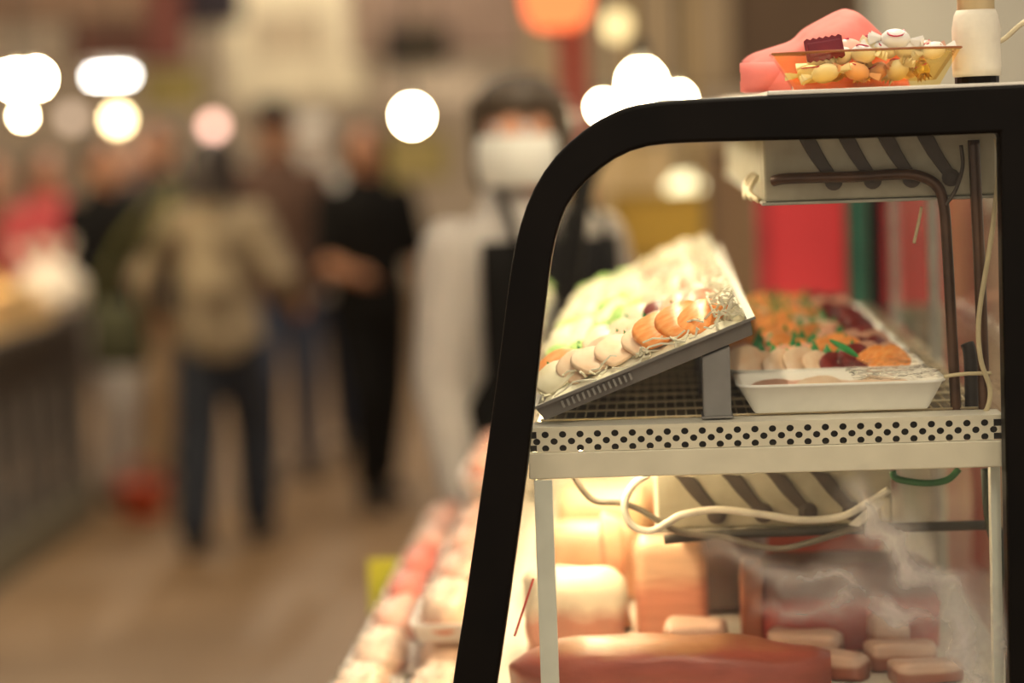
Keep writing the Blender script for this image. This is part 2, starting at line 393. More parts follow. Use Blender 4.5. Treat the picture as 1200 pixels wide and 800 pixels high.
hang('pipe_stub', [(1133, 402), (1137, 420), (1139, 492)], 2.715, .0075, mat('dark insulation', (.03, .022, .018), .6), 'short dark insulated pipe between the two copper pipes', 'pipe')
tie_m = mat('yellowed cable', (.62, .52, .32), .5)
hang('cable_tie', [(1106, 441), (1130, 438), (1162, 437)], 2.682, .0022, tie_m, 'yellowish cable tie across the copper pipes', 'cable tie')
hang('thin_cable', [(1167, 162), (1171, 190), (1164, 260), (1158, 300), (1147, 372), (1149, 420), (1160, 455), (1157, 478), (1146, 492)], 2.68, [.0028]*49, tie_m, 'yellowed thin cable running down the copper pipes', 'cable')
hang('thin_cable', [(1126, 170), (1128, 195), (1120, 222), (1108, 240)], 2.70, .0022, dark_slot, 'thin black cable behind the bent copper pipe', 'cable')
hang('wire_end', [(1080, 242), (1076, 262), (1071, 285)], 2.74, .0018, tie_m, 'short loose wire end hanging under the upper cooling unit', 'wire')
wcab = mat('white cable sheath', (.82, .78, .66), .4)
hang('white_cable', [(760, 556), (744, 566), (733, 584), (733, 602), (743, 617), (763, 622), (783, 612), (800, 603), (840, 597), (890, 602), (940, 609), (985, 605), (1015, 590), (1042, 573)], 2.79, .0044, wcab,
     'white cable looping below the perforated shelf', 'cable')
MB_r = MB(); q0, q1 = pt(994, 615, 2.785), pt(1030, 585, 2.785)
MB_r.add([q0, q0 + Vector((.012, 0, -.002)), q1 + Vector((.008, 0, -.004)), q1, q0 + Vector((0, .003, 0)), q0 + Vector((.012, .003, -.002)), q1 + Vector((.008, .003, -.004)), q1 + Vector((0, .003, 0))],
         [(0, 1, 2, 3), (7, 6, 5, 4), (0, 4, 5, 1), (1, 5, 6, 2), (2, 6, 7, 3), (3, 7, 4, 0)])
tag(MB_r.build('cable_tape', wcab), 'flat white tape end on the looping white cable', 'tape')
hang('grey_cable', [(673, 558), (684, 575), (699, 587), (728, 589), (752, 598), (775, 612), (800, 624), (850, 630), (890, 640), (920, 642), (960, 632), (1010, 616)], 2.80, .0038, mat('grey cable sheath', (.20, .17, .13), .5),
     'grey cable sagging under the lower cooling unit', 'cable')
hang('drain_pipe', [(778, 632), (850, 626), (1000, 620), (1120, 616), (1160, 616), (1172, 626), (1178, 660)], 2.81, .0058, mat('dark grey hose', (.07, .062, .05), .5), 'dark drain pipe running level below the lower cooling unit', 'pipe')
hang('green_cable', [(1046, 552), (1052, 561), (1085, 566), (1110, 562), (1124, 549)], 2.76, .004, mat('green wire sheath', (.05, .16, .06), .4), 'green cable curving under the right end of the shelf', 'cable')
hang('dark_hose', [(1157, 549), (1160, 600), (1168, 640), (1176, 690), (1182, 760)], 2.75, .0075, mat('dark green hose', (.03, .04, .022), .5), 'dark green hose hanging along the right side of the case', 'hose')

# ================================================================== food on the shelf
rnd = random.Random(4)
fish_cols = {
    'pale': (mat('pale white fish', (.80, .54, .35), .32, col2=(.86, .66, .48), scale=60, spec=.6, coat=.12), 'pale white-fish slice'),
    'pink': (mat('pink fish', (.74, .34, .22), .32, col2=(.84, .50, .36), scale=60, spec=.6, coat=.12), 'pink fish slice'),
    'salmon': (mat('orange salmon', (.86, .27, .05), .3, col2=(.92, .42, .14), scale=70, stretch=(1, 1, 4), spec=.6, coat=.12), 'orange salmon slice'),
    'tuna': (mat('dark tuna', (.16, .012, .014), .28, col2=(.24, .025, .022), scale=60, spec=.6, coat=.12), 'dark red tuna slice'),
    'white': (mat('white squid', (.80, .72, .50), .35, col2=(.88, .82, .64), scale=40, spec=.5), 'white squid slice'),
    'green': (mat('cucumber green', (.20, .46, .06), .4, col2=(.55, .72, .26), scale=60), 'green cucumber slice'),
}
for _k in fish_cols: vary(fish_cols[_k][0])
def slice_mesh(kind, w_, h_, t_, seed):
    r2 = random.Random(seed); m = MB(); n = 9; rings = []
    for L_, s in ((-t_/2, .93), (-t_/2*.6, 1), (t_/2*.6, 1), (t_/2, .93)):
        ring = []
        for j in range(2*n):
            a = 2*PI*j/(2*n); ca, sa = math.cos(a), math.sin(a)
            x = w_/2*math.copysign(abs(ca)**.7, ca)*s
            z = h_/2*math.copysign(abs(sa)**(.9 if sa > 0 else .35), sa)*s + h_/2
            bend = .25*x*x/w_ + .35*(z/h_)**2*t_
            ring.append((x, L_ + bend, z))
        rings.append(ring)
    m.loft(rings)
    return m.mesh('slice_' + kind, fish_cols[kind][0], True)
SL = {k: slice_mesh(k, *dims, i) for i, (k, dims) in enumerate({'pale': (.050, .042, .0055), 'pink': (.052, .038, .0055), 'salmon': (.056, .040, .0065), 'tuna': (.042, .040, .010), 'white': (.048, .040, .005), 'green': (.040, .036, .0035)}.items())}
grass_m = mat('green plastic grass', (.03, .30, .07), .35, var=.25, scale=50)
leaf = MB(); nn = 9; pts = []
for i in range(nn):
    xx = -.03 + .06*i/(nn - 1); pts.append((xx, .021 + .004*math.sin(i*2.1) if i % 2 else .012))
for i in range(nn - 1):
    (xa, za), (xb, zb_) = pts[i], pts[i + 1]
    leaf.add([(xa, 0, 0), (xb, 0, 0), (xb, .004, zb_), (xa, .004, za), (xa, .0008, 0), (xb, .0008, 0), (xb, .0048, zb_), (xa, .0048, za)],
             [(0, 1, 2, 3), (7, 6, 5, 4), (3, 2, 6, 7), (0, 4, 5, 1)] + ([(0, 3, 7, 4)] if i == 0 else []) + ([(1, 5, 6, 2)] if i == nn - 2 else []))
leaf_me = leaf.mesh('grass_divider', grass_m)
def shreds(W, L, n, seed, ht=.016, rr=.0011):
    r2 = random.Random(seed); m = MB()
    for k in range(n):
        x, y = r2.uniform(0, W), r2.uniform(0, L); a = r2.uniform(0, 2*PI); ln = r2.uniform(.03, .06); z = r2.uniform(.002, ht); p = []
        for q in range(5):
            x_ = min(max(x, .001), W - .001); y_ = min(max(y, .001), L - .001)
            p.append((x_, y_, max(.0015, z + .005*math.sin(q*1.3 + k)))); x += math.cos(a)*ln/4; y += math.sin(a)*ln/4; a += r2.uniform(-.5, .5)
        m.tube(p, rr, 4)
    return m
daikon_m = mat('shredded white radish', (.86, .82, .66), .4, var=.04, scale=40)
mound_m = mat('radish bed', (.82, .76, .60), .5, var=.08, scale=120, bump=.4)
ordinal = ['first', 'second', 'third', 'fourth', 'fifth', 'sixth', 'seventh']
# ---- tilted grey trays, one behind the other
TILT = math.radians(20.8); TW, TL = .256, .232
grey_tray = mat('grey plastic tray', (.17, .155, .145), .45, var=.1)
tl = pt(630, 488, 2.655)
T0 = Vector((tl.x + .004, 2.656, zs + .0045))
recipes = [
    [[('white', 1), ('pale', 4), ('salmon', 3)], [('salmon', 1), ('pink', 3), ('tuna', 1), ('pink', 2)], [('green', 2), ('pale', 3), ('pink', 2)]],
    [[('green', 2), ('white', 3), ('tuna', 1), ('pink', 2)], [('white', 2), ('green', 2), ('white', 2), ('pink', 2)]],
    [[('white', 3), ('green', 2), ('white', 2), ('pink', 1)], [('green', 3), ('white', 3), ('pale', 2)]],
    [[('white', 2), ('green', 2), ('white', 2), ('pink', 2)], [('white', 4), ('pink', 3)]],
    [[('green', 3), ('white', 2), ('pink', 3)], [('white', 4), ('pale', 3)]],
    [[('white', 5), ('pink', 2)], [('green', 3), ('white', 3)]],
]
pitch = .238
tray_me = {}
def tray_shell(W, L, H, wall, flare):
    m = MB(); def_ = lambda g, z: [(-g, -g, z), (W + g, -g, z), (W + g, L + g, z), (-g, L + g, z)]
    m.loft([def_(-flare, 0), def_(0, H - .003), def_(.006, H - .003), def_(.006, H), def_(-wall, H), def_(-flare - wall, .003)])
    return m
shell_me = tray_shell(TW, TL, .019, .003, .004).mesh('tray_body', grey_tray)
rib_me = MB().box(-.0012, .0012, -.0028, .001, -.004, .004).mesh('rib', mat('grey rib', (.24, .225, .21), .4))
block_m = mat('grey plastic block', (.22, .21, .205), .5, var=.08)
for ti, rec in enumerate(recipes):
    Y0 = T0.y + ti*pitch
    t = empty('sashimi_tray', (T0.x, Y0, T0.z), 'tilted grey tray of sashimi, %s from the perforated shelf edge' % ordinal[ti], 'tray', 'tilted sashimi trays')
    t.rotation_euler.y = -TILT
    link('tray_body', shell_me, xf((0, 0, 0)), t)
    for k in range(14):
        link('rib', rib_me, xf((.03 + k*.0062, -.0012, .0095)), t)
    M = Matrix.Translation(t.location) @ Matrix.Rotation(-TILT, 4, 'Y')
    sb = MB().add([], []); n_ = 10; vs = []; fs = []
    r2 = random.Random(50 + ti)
    for i in range(n_ + 1):
        for j in range(n_ + 1):
            xx, yy = TW*i/n_, TL*j/n_; e = min(i, n_ - i, j, n_ - j)
            zz = .012 if e == 0 else .0225 + .006*noise.noise(Vector((xx*30, yy*30, ti))) + (.004 if e > 1 else 0)
            vs.append((xx*.97 + .004, yy*.97 + .004, zz))
    for i in range(n_):
        for j in range(n_):
            a = i*(n_ + 1) + j; fs.append((a, a + n_ + 1, a + n_ + 2, a + 1))
    bed = MB().add(vs, fs); 
    sh = shreds(TW*.97, TL*.97, 260 if ti < 2 else 110, ti, .016, .0013); hp = shreds(.03, TL*.97, 90, 70 + ti, .016, .0013); k1 = len(sh.v); sh.v += [(x + TW*.97 - .032, y, z + .014) for x, y, z in hp.v]; sh.f += [tuple(q + k1 for q in f) for f in hp.f]; sh.v = [(x + .004, y + .004, z + .018) for x, y, z in sh.v]
    bed.v += []; k0 = len(bed.v); bed.v += sh.v; bed.f += [tuple(q + k0 for q in f) for f in sh.f]
    o = bed.build('shredded_radish', daikon_m); o.matrix_world = M
    tag(o, 'shredded white radish bed in the tilted tray %s from the perforated shelf edge' % ordinal[ti], 'radish', kind='stuff')
    for ri, row in enumerate(rec):
        v = .035 + ri*(.072 if len(rec) == 3 else .095); seq = [k for k, c in row for _ in range(c)]
        du = (TW - .05)/len(seq)
        for si, k in enumerate(seq):
            uu = .028 + du*(si + .5) + rnd.uniform(-.003, .003)
            o = link('sashimi_slice', SL[k], M @ xf((uu, v + rnd.uniform(-.005, .005), .027), (rnd.uniform(-1.0, -.75), rnd.uniform(-.2, .2) - .15, rnd.uniform(.4, .75)), [rnd.uniform(.92, 1.12)*(1.2 if k == 'salmon' else 1)]*3))
            tag(o, '%s on the tilted tray %s from the perforated shelf edge' % (fish_cols[k][1], ordinal[ti]), 'sashimi', '%ss on the %s tilted tray' % (fish_cols[k][1], ordinal[ti]))
        if ti < 4:
            for g in range(1 + (ti == 0)):
                o = link('grass_divider', leaf_me, M @ xf((.06 + g*.06 + rnd.uniform(-.02, .05), v + .036, .024), (rnd.uniform(-.3, .1), 0, rnd.uniform(-.2, .2)), (.8, 1, 1.25)))
                tag(o, 'green grass divider on the tilted tray %s from the perforated edge' % ordinal[ti], 'garnish', 'green grass dividers of the %s tilted tray' % ordinal[ti])
    # support block under the high side
    bx0 = pt(824, 470, 2.665).x; bx1 = pt(857, 470, 2.665).x
    zb1 = T0.z + (bx0 - T0.x)*math.tan(TILT) - .001
    b = empty('tray_support', (bx0, Y0, zs), 'grey plastic block propping up the tilted tray %s from the shelf edge' % ordinal[ti], 'support block', 'tray support blocks')
    MB().prism([(0, .003), (bx1 - bx0, .003), (bx1 - bx0, zb1 - zs + (bx1 - bx0)*math.tan(TILT) - .001), (0, zb1 - zs - .001)], .008, .06).build('post', block_m, b, bevel=.0025)
    MB().box(-.002, bx1 - bx0 + .002, .006, .062, .002, .0045).build('foot', block_m, b, bevel=.001)
# ---- white foam trays on the right
foam = mat('white foam', (.92, .90, .84), .5, var=.02, scale=80)
FW, FL, FH = .226, .135, .034
fm = MB()
def rr(g, z, W=FW, L=FL, c=.022, n=4):
    pts = []
    for cx, cy, a0 in ((W - c, L - c, 0), (c, L - c, PI/2), (c, c, PI), (W - c, c, 1.5*PI)):
        for k in range(n + 1):
            a = a0 + PI/2*k/n; pts.append((cx + (c + g)*math.cos(a), cy + (c + g)*math.sin(a), z))
    return pts
fm.loft([rr(-.018, 0), rr(-.016, .002), rr(0, FH - .004), rr(.003, FH - .003), rr(.003, FH), rr(-.003, FH - .0005), rr(-.005, FH - .004), rr(-.018, .005)])
foam_me = fm.mesh('foam_body', foam, True)
film_m = clear('cling film', (.98, .97, .95), 1.3, .12, bump=.8)
fx = pt(866, 449, 2.665).x
r_rec = [
    [[('pink', 2), ('pale', 4)]],
    [[('pale', 5), ('tuna', 2), ('salmon', 2)], [('pink', 4), ('salmon', 2), ('pink', 2)]],
    [[('pink', 2), ('salmon', 4), ('tuna', 2)], [('salmon', 4), ('pink', 3)]],
    [[('salmon', 5), ('pink', 1), ('tuna', 2)], [('salmon', 4), ('pale', 2), ('tuna', 2)]],
    [[('salmon', 4), ('pale', 2), ('tuna', 2)], [('salmon', 5), ('tuna', 2)]],
    [[('pale', 3), ('salmon', 3), ('tuna', 2)], [('salmon', 4), ('pink', 2), ('tuna', 2)]],
    [[('salmon', 5), ('pink', 2)], [('salmon', 5), ('tuna', 2)]],
]
for ti, rec in enumerate(r_rec):
    Y0 = 2.668 + ti*.158
    where = 'white foam tray %s from the perforated shelf edge' % ordinal[ti]
    t = empty('foam_tray', (fx - (.006 if ti else 0), Y0, zs + .0035), 'white foam sashimi tray, %s from the perforated shelf edge' % ordinal[ti], 'tray', 'white foam sashimi trays')
    link('foam_body', foam_me, xf((0, 0, 0)), t)
    M = Matrix.Translation(t.location)
    if ti:
        sh = shreds(FW - .04, FL - .04, 130, 90 + ti, .022); sh.v = [(x + .02, y + .02, z + .005) for x, y, z in sh.v]
        o = sh.build('shredded_radish', daikon_m); o.matrix_world = M; tag(o, 'shredded white radish in the ' + where, 'radish', kind='stuff')
    for ri, row in enumerate(rec):
        seq = [k for k, c in row for _ in range(c)]; du = (FW - .03)/len(seq)
        for si, k in enumerate(seq):
            if ti == 0:
                mm = M @ xf((.035 + (FW - .07)*(si + .5)/len(seq), .085 + rnd.uniform(-.01, .01), .012), (-1.25, rnd.uniform(-.2, .2), .2), [1.15]*3)
            else:
                mm = M @ xf((.017 + du*(si + .5), .026 + ri*.065 + rnd.uniform(-.004, .004), .022 + .003*ri), (rnd.uniform(-.75, -.45), -.3 + rnd.uniform(-.2, .2), rnd.uniform(.35, .8)), [rnd.uniform(.82, 1.02)]*3)
            o = link('sashimi_slice', SL[k], mm)
            tag(o, '%s on the %s' % (fish_cols[k][1], where), 'sashimi', '%ss on foam tray %d' % (fish_cols[k][1], ti + 1))
        if ti:
            for g in range(2):
                o = link('grass_divider', leaf_me, M @ xf((.06 + g*.062 + rnd.uniform(-.012, .012), .026 + ri*.065 + .03, .030), (rnd.uniform(-.3, 0), 0, rnd.uniform(-.2, .2)), (1, 1, 1.35)))
                tag(o, 'green grass divider on the ' + where, 'garnish', 'green grass dividers of the %s foam tray' % ordinal[ti])
    if ti < 2:
        g = MB(); n_ = 14; vs = []; fs = []
        for i in range(n_ + 1):
            for j in range(n_ + 1):
                xx, yy = FW*(.56 + .44*i/n_), FL*j/n_
                vs.append((xx, yy, FH + .002 + (.010 if ti else .002)*math.sin(PI*j/n_) + .005*noise.noise(Vector((xx*60, yy*60, 3 + ti)))))
        for i in range(n_):
            for j in range(n_):
                a = i*(n_ + 1) + j; fs.append((a, a + n_ + 1, a + n_ + 2, a + 1))
        g.add(vs, fs); g.build('cling_film', film_m, t)
# long green leaf and white curl beside the tuna on the second tray
lf = MB(); p = spline([pt(972, 398, 2.83), pt(990, 408, 2.83), pt(1006, 418, 2.83)], 5)
lf.tube(p, [.001 + .0035*math.sin(PI*i/10) for i in range(11)], 6); tag(lf.build('chive_leaf', grass_m, smooth=True), 'long green leaf lying beside the dark red tuna', 'garnish')

# ================================================================== fish blocks in the lower bay
def chunk(name, size, loc, rot, m, label, seed, taper=.15, rough_=.06, cat='fish block', group=None, n=7, rnd_pow=.45, arch_=0, ends=0):
    W, D, H = size; mb = MB(); rings = []; n = 18; sg = 28
    for i in range(n + 1):
        q = i/n; e = min(q, 1 - q); s = 1 if e > .12 else .8 + .2*(e/.12)**.5
        if ends: s = (.25 + .75*min(1, e/ends)**.5) if q > .5 else (.2 + .8*min(1, e/(ends*.55))**.5)
        ring = []
        for j in range(sg):
            a = 2*PI*j/sg; ca, sa = math.cos(a), math.sin(a)
            y = D/2*math.copysign(abs(ca)**rnd_pow, ca)*s*(1 - taper*q); z = H/2*(1 + math.copysign(abs(sa)**rnd_pow, sa)*(s if sa > 0 else 1)*(1 - taper*q if sa > 0 else 1))
            v = Vector((W*(q - .5), y, z)); nz = noise.noise_vector(v*14 + Vector((seed*7.1, 0, 0)))*rough_*H
            if z < .004: nz.z = 0
            v = v + nz; v.z = max(v.z, 0) + arch_*math.sin(PI*q)*(z/H)
            ring.append(v)
        rings.append(ring)
    mb.loft(rings); o = mb.build(name, m, smooth=True, bevel=0)
    o.matrix_world = xf(loc, rot); return tag(o, label, cat, group)
zf = 1.031
redbrown = layered('red-brown tuna loin', (.36, .085, .06), (.36, .16, .075), .36, .82, 22, streak=(1, 1, 2.5))
pinkwhite = layered('pink salmon with white fat', (.72, .34, .24), (.92, .80, .62), .4, .55, 16)
salmonp = layered('salmon pink block', (.70, .30, .20), (.86, .55, .36), .4, .6, 12, streak=(1, 1, 8))
redblock = layered('red tuna block with dark top', (.50, .10, .08), (.16, .06, .045), .35, .62, 9, streak=(1, 1, 5))
fatpiece = layered('pale belly piece', (.34, .12, .08), (.66, .44, .34), .35, .55, 14)
skin_m = layered('silver grey fish skin', (.20, .16, .15), (.34, .28, .27), .3, .5, 12)
def ch(px, py, Y): p = pt(px, py, Y); return p.x, Y
zt = xz(700, 742, 2.78).z
chunk('tuna_loin', (.372, .13, zt - zf - .004), (pt(785, 790, 2.78).x, 2.775, zf), (0, .0, -.04), redbrown, 'large red-brown tuna loin lying at the front of the lower bay', 1, taper=.18, rough_=.13, rnd_pow=.72, ends=.34)
x, y = ch(672, 700, 2.98); chunk('salmon_block', (.115, .12, .11), (x, y, zf), (0, 0, .1), pinkwhite, 'pink salmon block with bright white fatty top behind the white leg', 2, .12, .16, rnd_pow=.75)
x, y = ch(786, 690, 3.10); chunk('salmon_block', (.092, .1, .124), (x, y, zf), (0, 0, .02), salmonp, 'tall pale pink salmon block with square cut face', 3, .02, .03, rnd_pow=.2)
x, y = ch(724, 680, 3.14); chunk('fish_steak', (.03, .12, .15), (x, y, zf), (0, -.05, .0), layered('peach fish steak', (.72, .34, .19), (.80, .46, .28), .4), 'narrow upright peach fish steak beside the tall pale block', 4, .1, .06, rnd_pow=.7)
x, y = ch(690, 650, 3.35); chunk('salmon_block', (.13, .12, .105), (x, y, zf), (0, 0, .05), layered('warm salmon', (.82, .42, .24), (.88, .52, .32), .4), 'warm orange-pink salmon block at the back under the shelf lamp', 5, .05, .05)
x, y = ch(815, 720, 2.93); chunk('belly_piece', (.075, .075, .052), (x, y, zf + .0), (0, 0, -.05), fatpiece, 'small pale-topped belly piece with wavy edge on the bay floor', 6, .12, .06, rnd_pow=.3)
x, y = ch(992, 700, 3.0); chunk('tuna_block', (.215, .13, .115), (x, y, zf), (0, 0, .03), redblock, 'big red tuna block with dark brown top', 7, .06, .05, rnd_pow=.35)
x, y = ch(884, 700, 3.0); chunk('salmon_end', (.028, .115, .118), (x - .003, y - .005, zf), (0, 0, 0), layered('orange salmon end', (.46, .15, .08), (.5, .2, .11), .35), 'rounded orange salmon end against the side of the red tuna block', 8, .06, .04, rnd_pow=.7)
x, y = ch(850, 660, 3.25); chunk('fish_slab', (.11, .12, .135), (x, y, zf), (0, 0, -.05), skin_m, 'grey skinned fish slab between the pink and red blocks', 9, .1, .05)
x, y = ch(940, 620, 3.5); chunk('tuna_block', (.22, .14, .165), (x, y, zf), (0, 0, 0), layered('deep red block', (.45, .09, .055), (.55, .16, .09), .4), 'deep red block at the back behind the dark-topped tuna', 10, .05, .05)
for i, (px, py, Y, sz_, rz, lb) in enumerate([(945, 770, 2.895, (.085, .05, .045), -.3, 'pale belly strip on the bay floor beside the loin tip'), (985, 790, 2.825, (.06, .045, .034), -.5, 'small cut piece in front of the pale belly strip'),
                                         (1055, 775, 2.87, (.075, .06, .036), .1, 'flat pale-topped cut piece right of the belly strip'), (1085, 792, 2.80, (.08, .05, .028), .15, 'thin cut slice lying in front of the flat piece'),
                                         (1040, 745, 2.93, (.05, .05, .05), 0, 'little brown-sided cube below the red tuna block')]):
    x, y = ch(px, py, Y); chunk('fish_piece', sz_, (x, y, zf), (0, 0, rz), fatpiece, lb, 20 + i, .2, .2, rnd_pow=.42)
tag(MB().tube([pt(603, 745, 2.70), pt(625, 678, 2.74)], .0014, 6).build('red_skewer', mat('red lacquer stick', (.40, .03, .02), .4)), 'thin red stick leaning inside the curved glass', 'stick')
x, y = ch(706, 620, 3.75); chunk('fish_block', (.14, .2, .09), (x, y, zf), (0, 0, 0), layered('yellow fish', (.85, .55, .28), (.9, .66, .38), .4), 'yellowish fish block deep inside the lower bay', 31, .05, .05)
x, y = ch(800, 600, 3.9); chunk('fish_block', (.2, .16, .10), (x, y, zf), (0, 0, 0), layered('far salmon', (.85, .45, .26), (.9, .6, .38), .4), 'peach fish block at the far end of the lower bay', 32, .05, .05)

# ================================================================== on top of the case
zc = ztop + .005
ddx = pt(1014, 100, 2.70)
dish = empty('candy_dish', (ddx.x, 2.70, zc), 'amber glass candy dish standing on the black case top', 'dish')
amber = clear('amber glass', (.99, .90, .64), 1.5, .03)
def octo(r, z, c=.32): 
    o = []
    for k in range(8):
        a = 2*PI*k/8 + PI/8; o.append((r*math.cos(a)/math.cos(PI/8), .62*r*math.sin(a)/math.cos(PI/8), z))
    return o
R1, R0, HD = u(217, 2.70)/2, u(166, 2.70)/2, u(42, 2.70)
MB().loft([octo(R0, .0), octo(R0*1.01, .002), octo(R1 - .001, HD), octo(R1 - .004, HD), octo(R0 - .004, .006)]).build('bowl', amber, dish)
rim = MB(); o8 = octo(R1 - .001, HD); rim.tube(o8 + [o8[0]], .0014, 6); rim.build('rim', mat('amber rim', (.30, .10, .03), .15, spec=.7), dish)
wr = {'white': mat('white wrapper', (.86, .84, .80), .35, var=.04), 'gold': mat('gold foil wrapper', (.80, .56, .06), .25, .5, scale=120, bump=.6), 'pinkw': mat('pale pink wrapper', (.86, .52, .42), .35), 'maroon': mat('maroon wrapper', (.17, .008, .022), .7, var=.15), 'cream': mat('cream wrapper', (.85, .74, .45), .35), 'print': mat('crimson print', (.55, .02, .08), .4)}
def candy(kind, loc, rot, s=1, label='', serr=False):
    t = empty('wrapped_candy', loc, label, 'candy', 'wrapped candies in the amber dish'); t.rotation_euler = rot; t.scale = (s, s, s)
    if serr:                             # flat sachet with serrated ends
        n = 12; top = [(-.022 + .044*i/n, .012 + (.0022 if i % 2 else 0)) for i in range(n + 1)]
        poly = top + [(x, -z) for x, z in reversed(top)]
        MB().prism(poly, -.002, .002).build('sachet', wr[kind], t)
        MB().box(-.02, .02, -.0032, .0032, -.009, .009).build('filling', wr[kind], t, bevel=.002)
        return t
    MB().ell((0, 0, 0), (.014, .010, .0095), 12, 8).build('sweet', wr[kind], t, smooth=True)
    for sx in (-1, 1):
        m = MB(); n = 9; ring = []
        for j in range(n):
            a = -.7 + 1.4*j/(n - 1); ring.append((sx*(.012 + .014*math.cos(a)), .013*math.sin(a), .0035*(1 if j % 2 else -1)))
        vs = [(sx*.011, 0, .001)] + ring + [(sx*.011, 0, -.001)] + [(x, y, z - .0008) for x, y, z in ring]
        fs = [(0, j + 1, j + 2) for j in range(n - 1)] + [(n + 1, n + 3 + j, n + 2 + j) for j in range(n - 1)]
        m.add(vs, fs).build('twist', wr[kind], t)
    MB().tube([(.0145*math.cos(a)*.55, .0104*math.sin(a)*.9 , .0068) for a in [k*.5 for k in range(9)]], .0008, 4).build('print', wr['print'], t)
    return t
zc2 = zc + .0
LAB = {'white': 'white wrapped candy', 'gold': 'gold foil wrapped candy', 'pinkw': 'pale pink wrapped candy', 'cream': 'cream wrapped candy', 'maroon': 'maroon serrated sachet'}
cr = random.Random(11)
CP = ['below the maroon sachet', 'behind the maroon sachet', 'at its middle', 'next to the middle one', 'right of the middle ones', 'near the taped post', 'against the near wall', 'against the wall by the pink cloth', 'close to the far rim',
      'behind the maroon sachet', 'touching the maroon sachet', 'at the heap middle', 'under the topmost candy', 'right of the topmost candy', 'beside the rim', 'as the topmost candy', 'close by the taped post', 'behind the heap', 'beside the pink cloth']
lay = [(-.06, .0, .017, 'cream'), (-.035, .012, .018, 'gold'), (-.01, -.01, .018, 'pinkw'), (.015, .008, .018, 'pinkw'), (.035, -.006, .018, 'white'), (.062, .004, .018, 'gold'), (-.045, -.02, .017, 'white'), (.0, .028, .018, 'cream'), (.05, .022, .018, 'cream'),
       (-.048, .012, .034, 'white'), (-.024, .002, .036, 'white'), (-.002, -.006, .037, 'white'), (.022, .004, .041, 'white'), (.046, .0, .041, 'white'), (.066, .012, .040, 'pinkw'), (.034, -.004, .052, 'white'), (.075, -.004, .038, 'white'), (.01, .014, .047, 'cream'), (-.014, .02, .044, 'pinkw')]
for i, (a, b, c_, k) in enumerate(lay):
    low = c_ < .03
    candy(k, (dish.location.x + a, dish.location.y + b, zc + c_), (cr.uniform(-.5, .5), cr.uniform(-.4, .4), cr.uniform(0, 3)), cr.uniform(1.0, 1.25),
          '%s %s' % (LAB[k], ('low in the amber glass dish ' if low else 'on top of the amber glass dish ') + CP[i]))
sx_ = pt(966, 58, 2.685)
candy('maroon', (sx_.x, 2.685, sx_.z + .001), (-.25, -.12, .1), .95, 'maroon serrated sachet sticking up from the amber dish', True)
# pink cloth
cloth_m = mat('coral pink cloth', (.86, .23, .20), .8, var=.08, scale=25, bump=.2)
PR = [(872, 72), (884, 63), (905, 56), (930, 47), (944, 34), (965, 22), (985, 12), (998, 11), (1012, 21), (1028, 37), (1042, 52), (1052, 75), (1060, 98)]
prof = spline([pt(a, b, 2.84) for a, b in PR], 3); rg = []
for i, p in enumerate(prof):
    q = i/(len(prof) - 1); hgt = p.z - zc; wd = .035 + .055*math.sin(PI*min(1, q*1.05)); ring = []
    for j in range(18):
        a = PI*j/17; rip = 1 + .07*math.sin(5*a + q*9)
        ring.append((p.x + .004*math.sin(7*a), 2.84 - wd*math.cos(a)*rip, zc + max(.0005, hgt*math.sin(a)**.8*(1 + .0*rip))))
    ring += [(p.x, 2.84 + wd*.5*s, zc + .0005) for s in (.6, -.6)]
    rg.append(ring)
ct = empty('pink_cloth', (prof[0].x, 2.84, zc), 'crumpled coral pink cloth lying behind the amber dish', 'cloth')
o = MB().loft(rg).build('drape', cloth_m, smooth=True); o.parent = ct; o.matrix_parent_inverse = Matrix.Translation(-ct.location)
# rolled hem at the left end: an open fold
fold = MB(); c0 = pt(885, 90, 2.80); R_ = u(17, 2.8)
rg = []
for k in range(2):
    pass
path = [(c0.x - .018, 2.775), (c0.x + .02, 2.79), (c0.x + .06, 2.80)]
for (xx, yy), sc_ in zip(path, (1, 1.0, .8)):
    ring = []
    for rr_, rev in ((R_, 1), (R_*.8, -1)):
        seq = [(.15*PI + 1.75*PI*j/13) for j in range(14)]
        if rev < 0: seq = seq[::-1]
        ring += [(xx, yy + .8*rr_*sc_*math.cos(a), zc + R_*sc_ + .0005 + rr_*sc_*1.0*math.sin(a)) for a in seq]
    rg.append(ring)
o = fold.loft(rg).build('rolled_hem', cloth_m, smooth=True); o.parent = ct; o.matrix_parent_inverse = Matrix.Translation(-ct.location)
# taped post
pb = pt(1145, 99, 2.74); post = empty('taped_post', (pb.x, 2.74, zc), 'bamboo post wrapped in white tape on the case top', 'post')
rp = u(25, 2.74)
MB().lathe([(rp*1.02, 0), (rp*1.02, .008)], 18).build('foot_ring', blk, post)
MB().lathe([(rp*.86, .008), (rp*.86, .13), (rp*.92, .135), (rp*.86, .14), (rp*.85, .5)], 18).build('bamboo', mat('tan bamboo', (.55, .42, .22), .5, col2=(.66, .52, .30), scale=8, stretch=(4, 4, .6)), post, smooth=True)
MB().lathe([(rp*1.1, .0085), (rp*1.14, .02), (rp*1.1, .045), (rp*1.13, .06), (rp*1.02, .076), (rp*.9, .082)], 18).build('tape_wrap', mat('off-white cloth tape', (.80, .74, .60), .6, var=.05, bump=.3), post, smooth=True)
MB().tube(spline([(rp*.9, .01, .045), (rp*1.4, .01, .05), (rp*2.2, .01, .066), (rp*4, .02, .09)], 4), .003, 6).build('cord', mat('cream cord', (.72, .62, .40), .6), post, smooth=True)

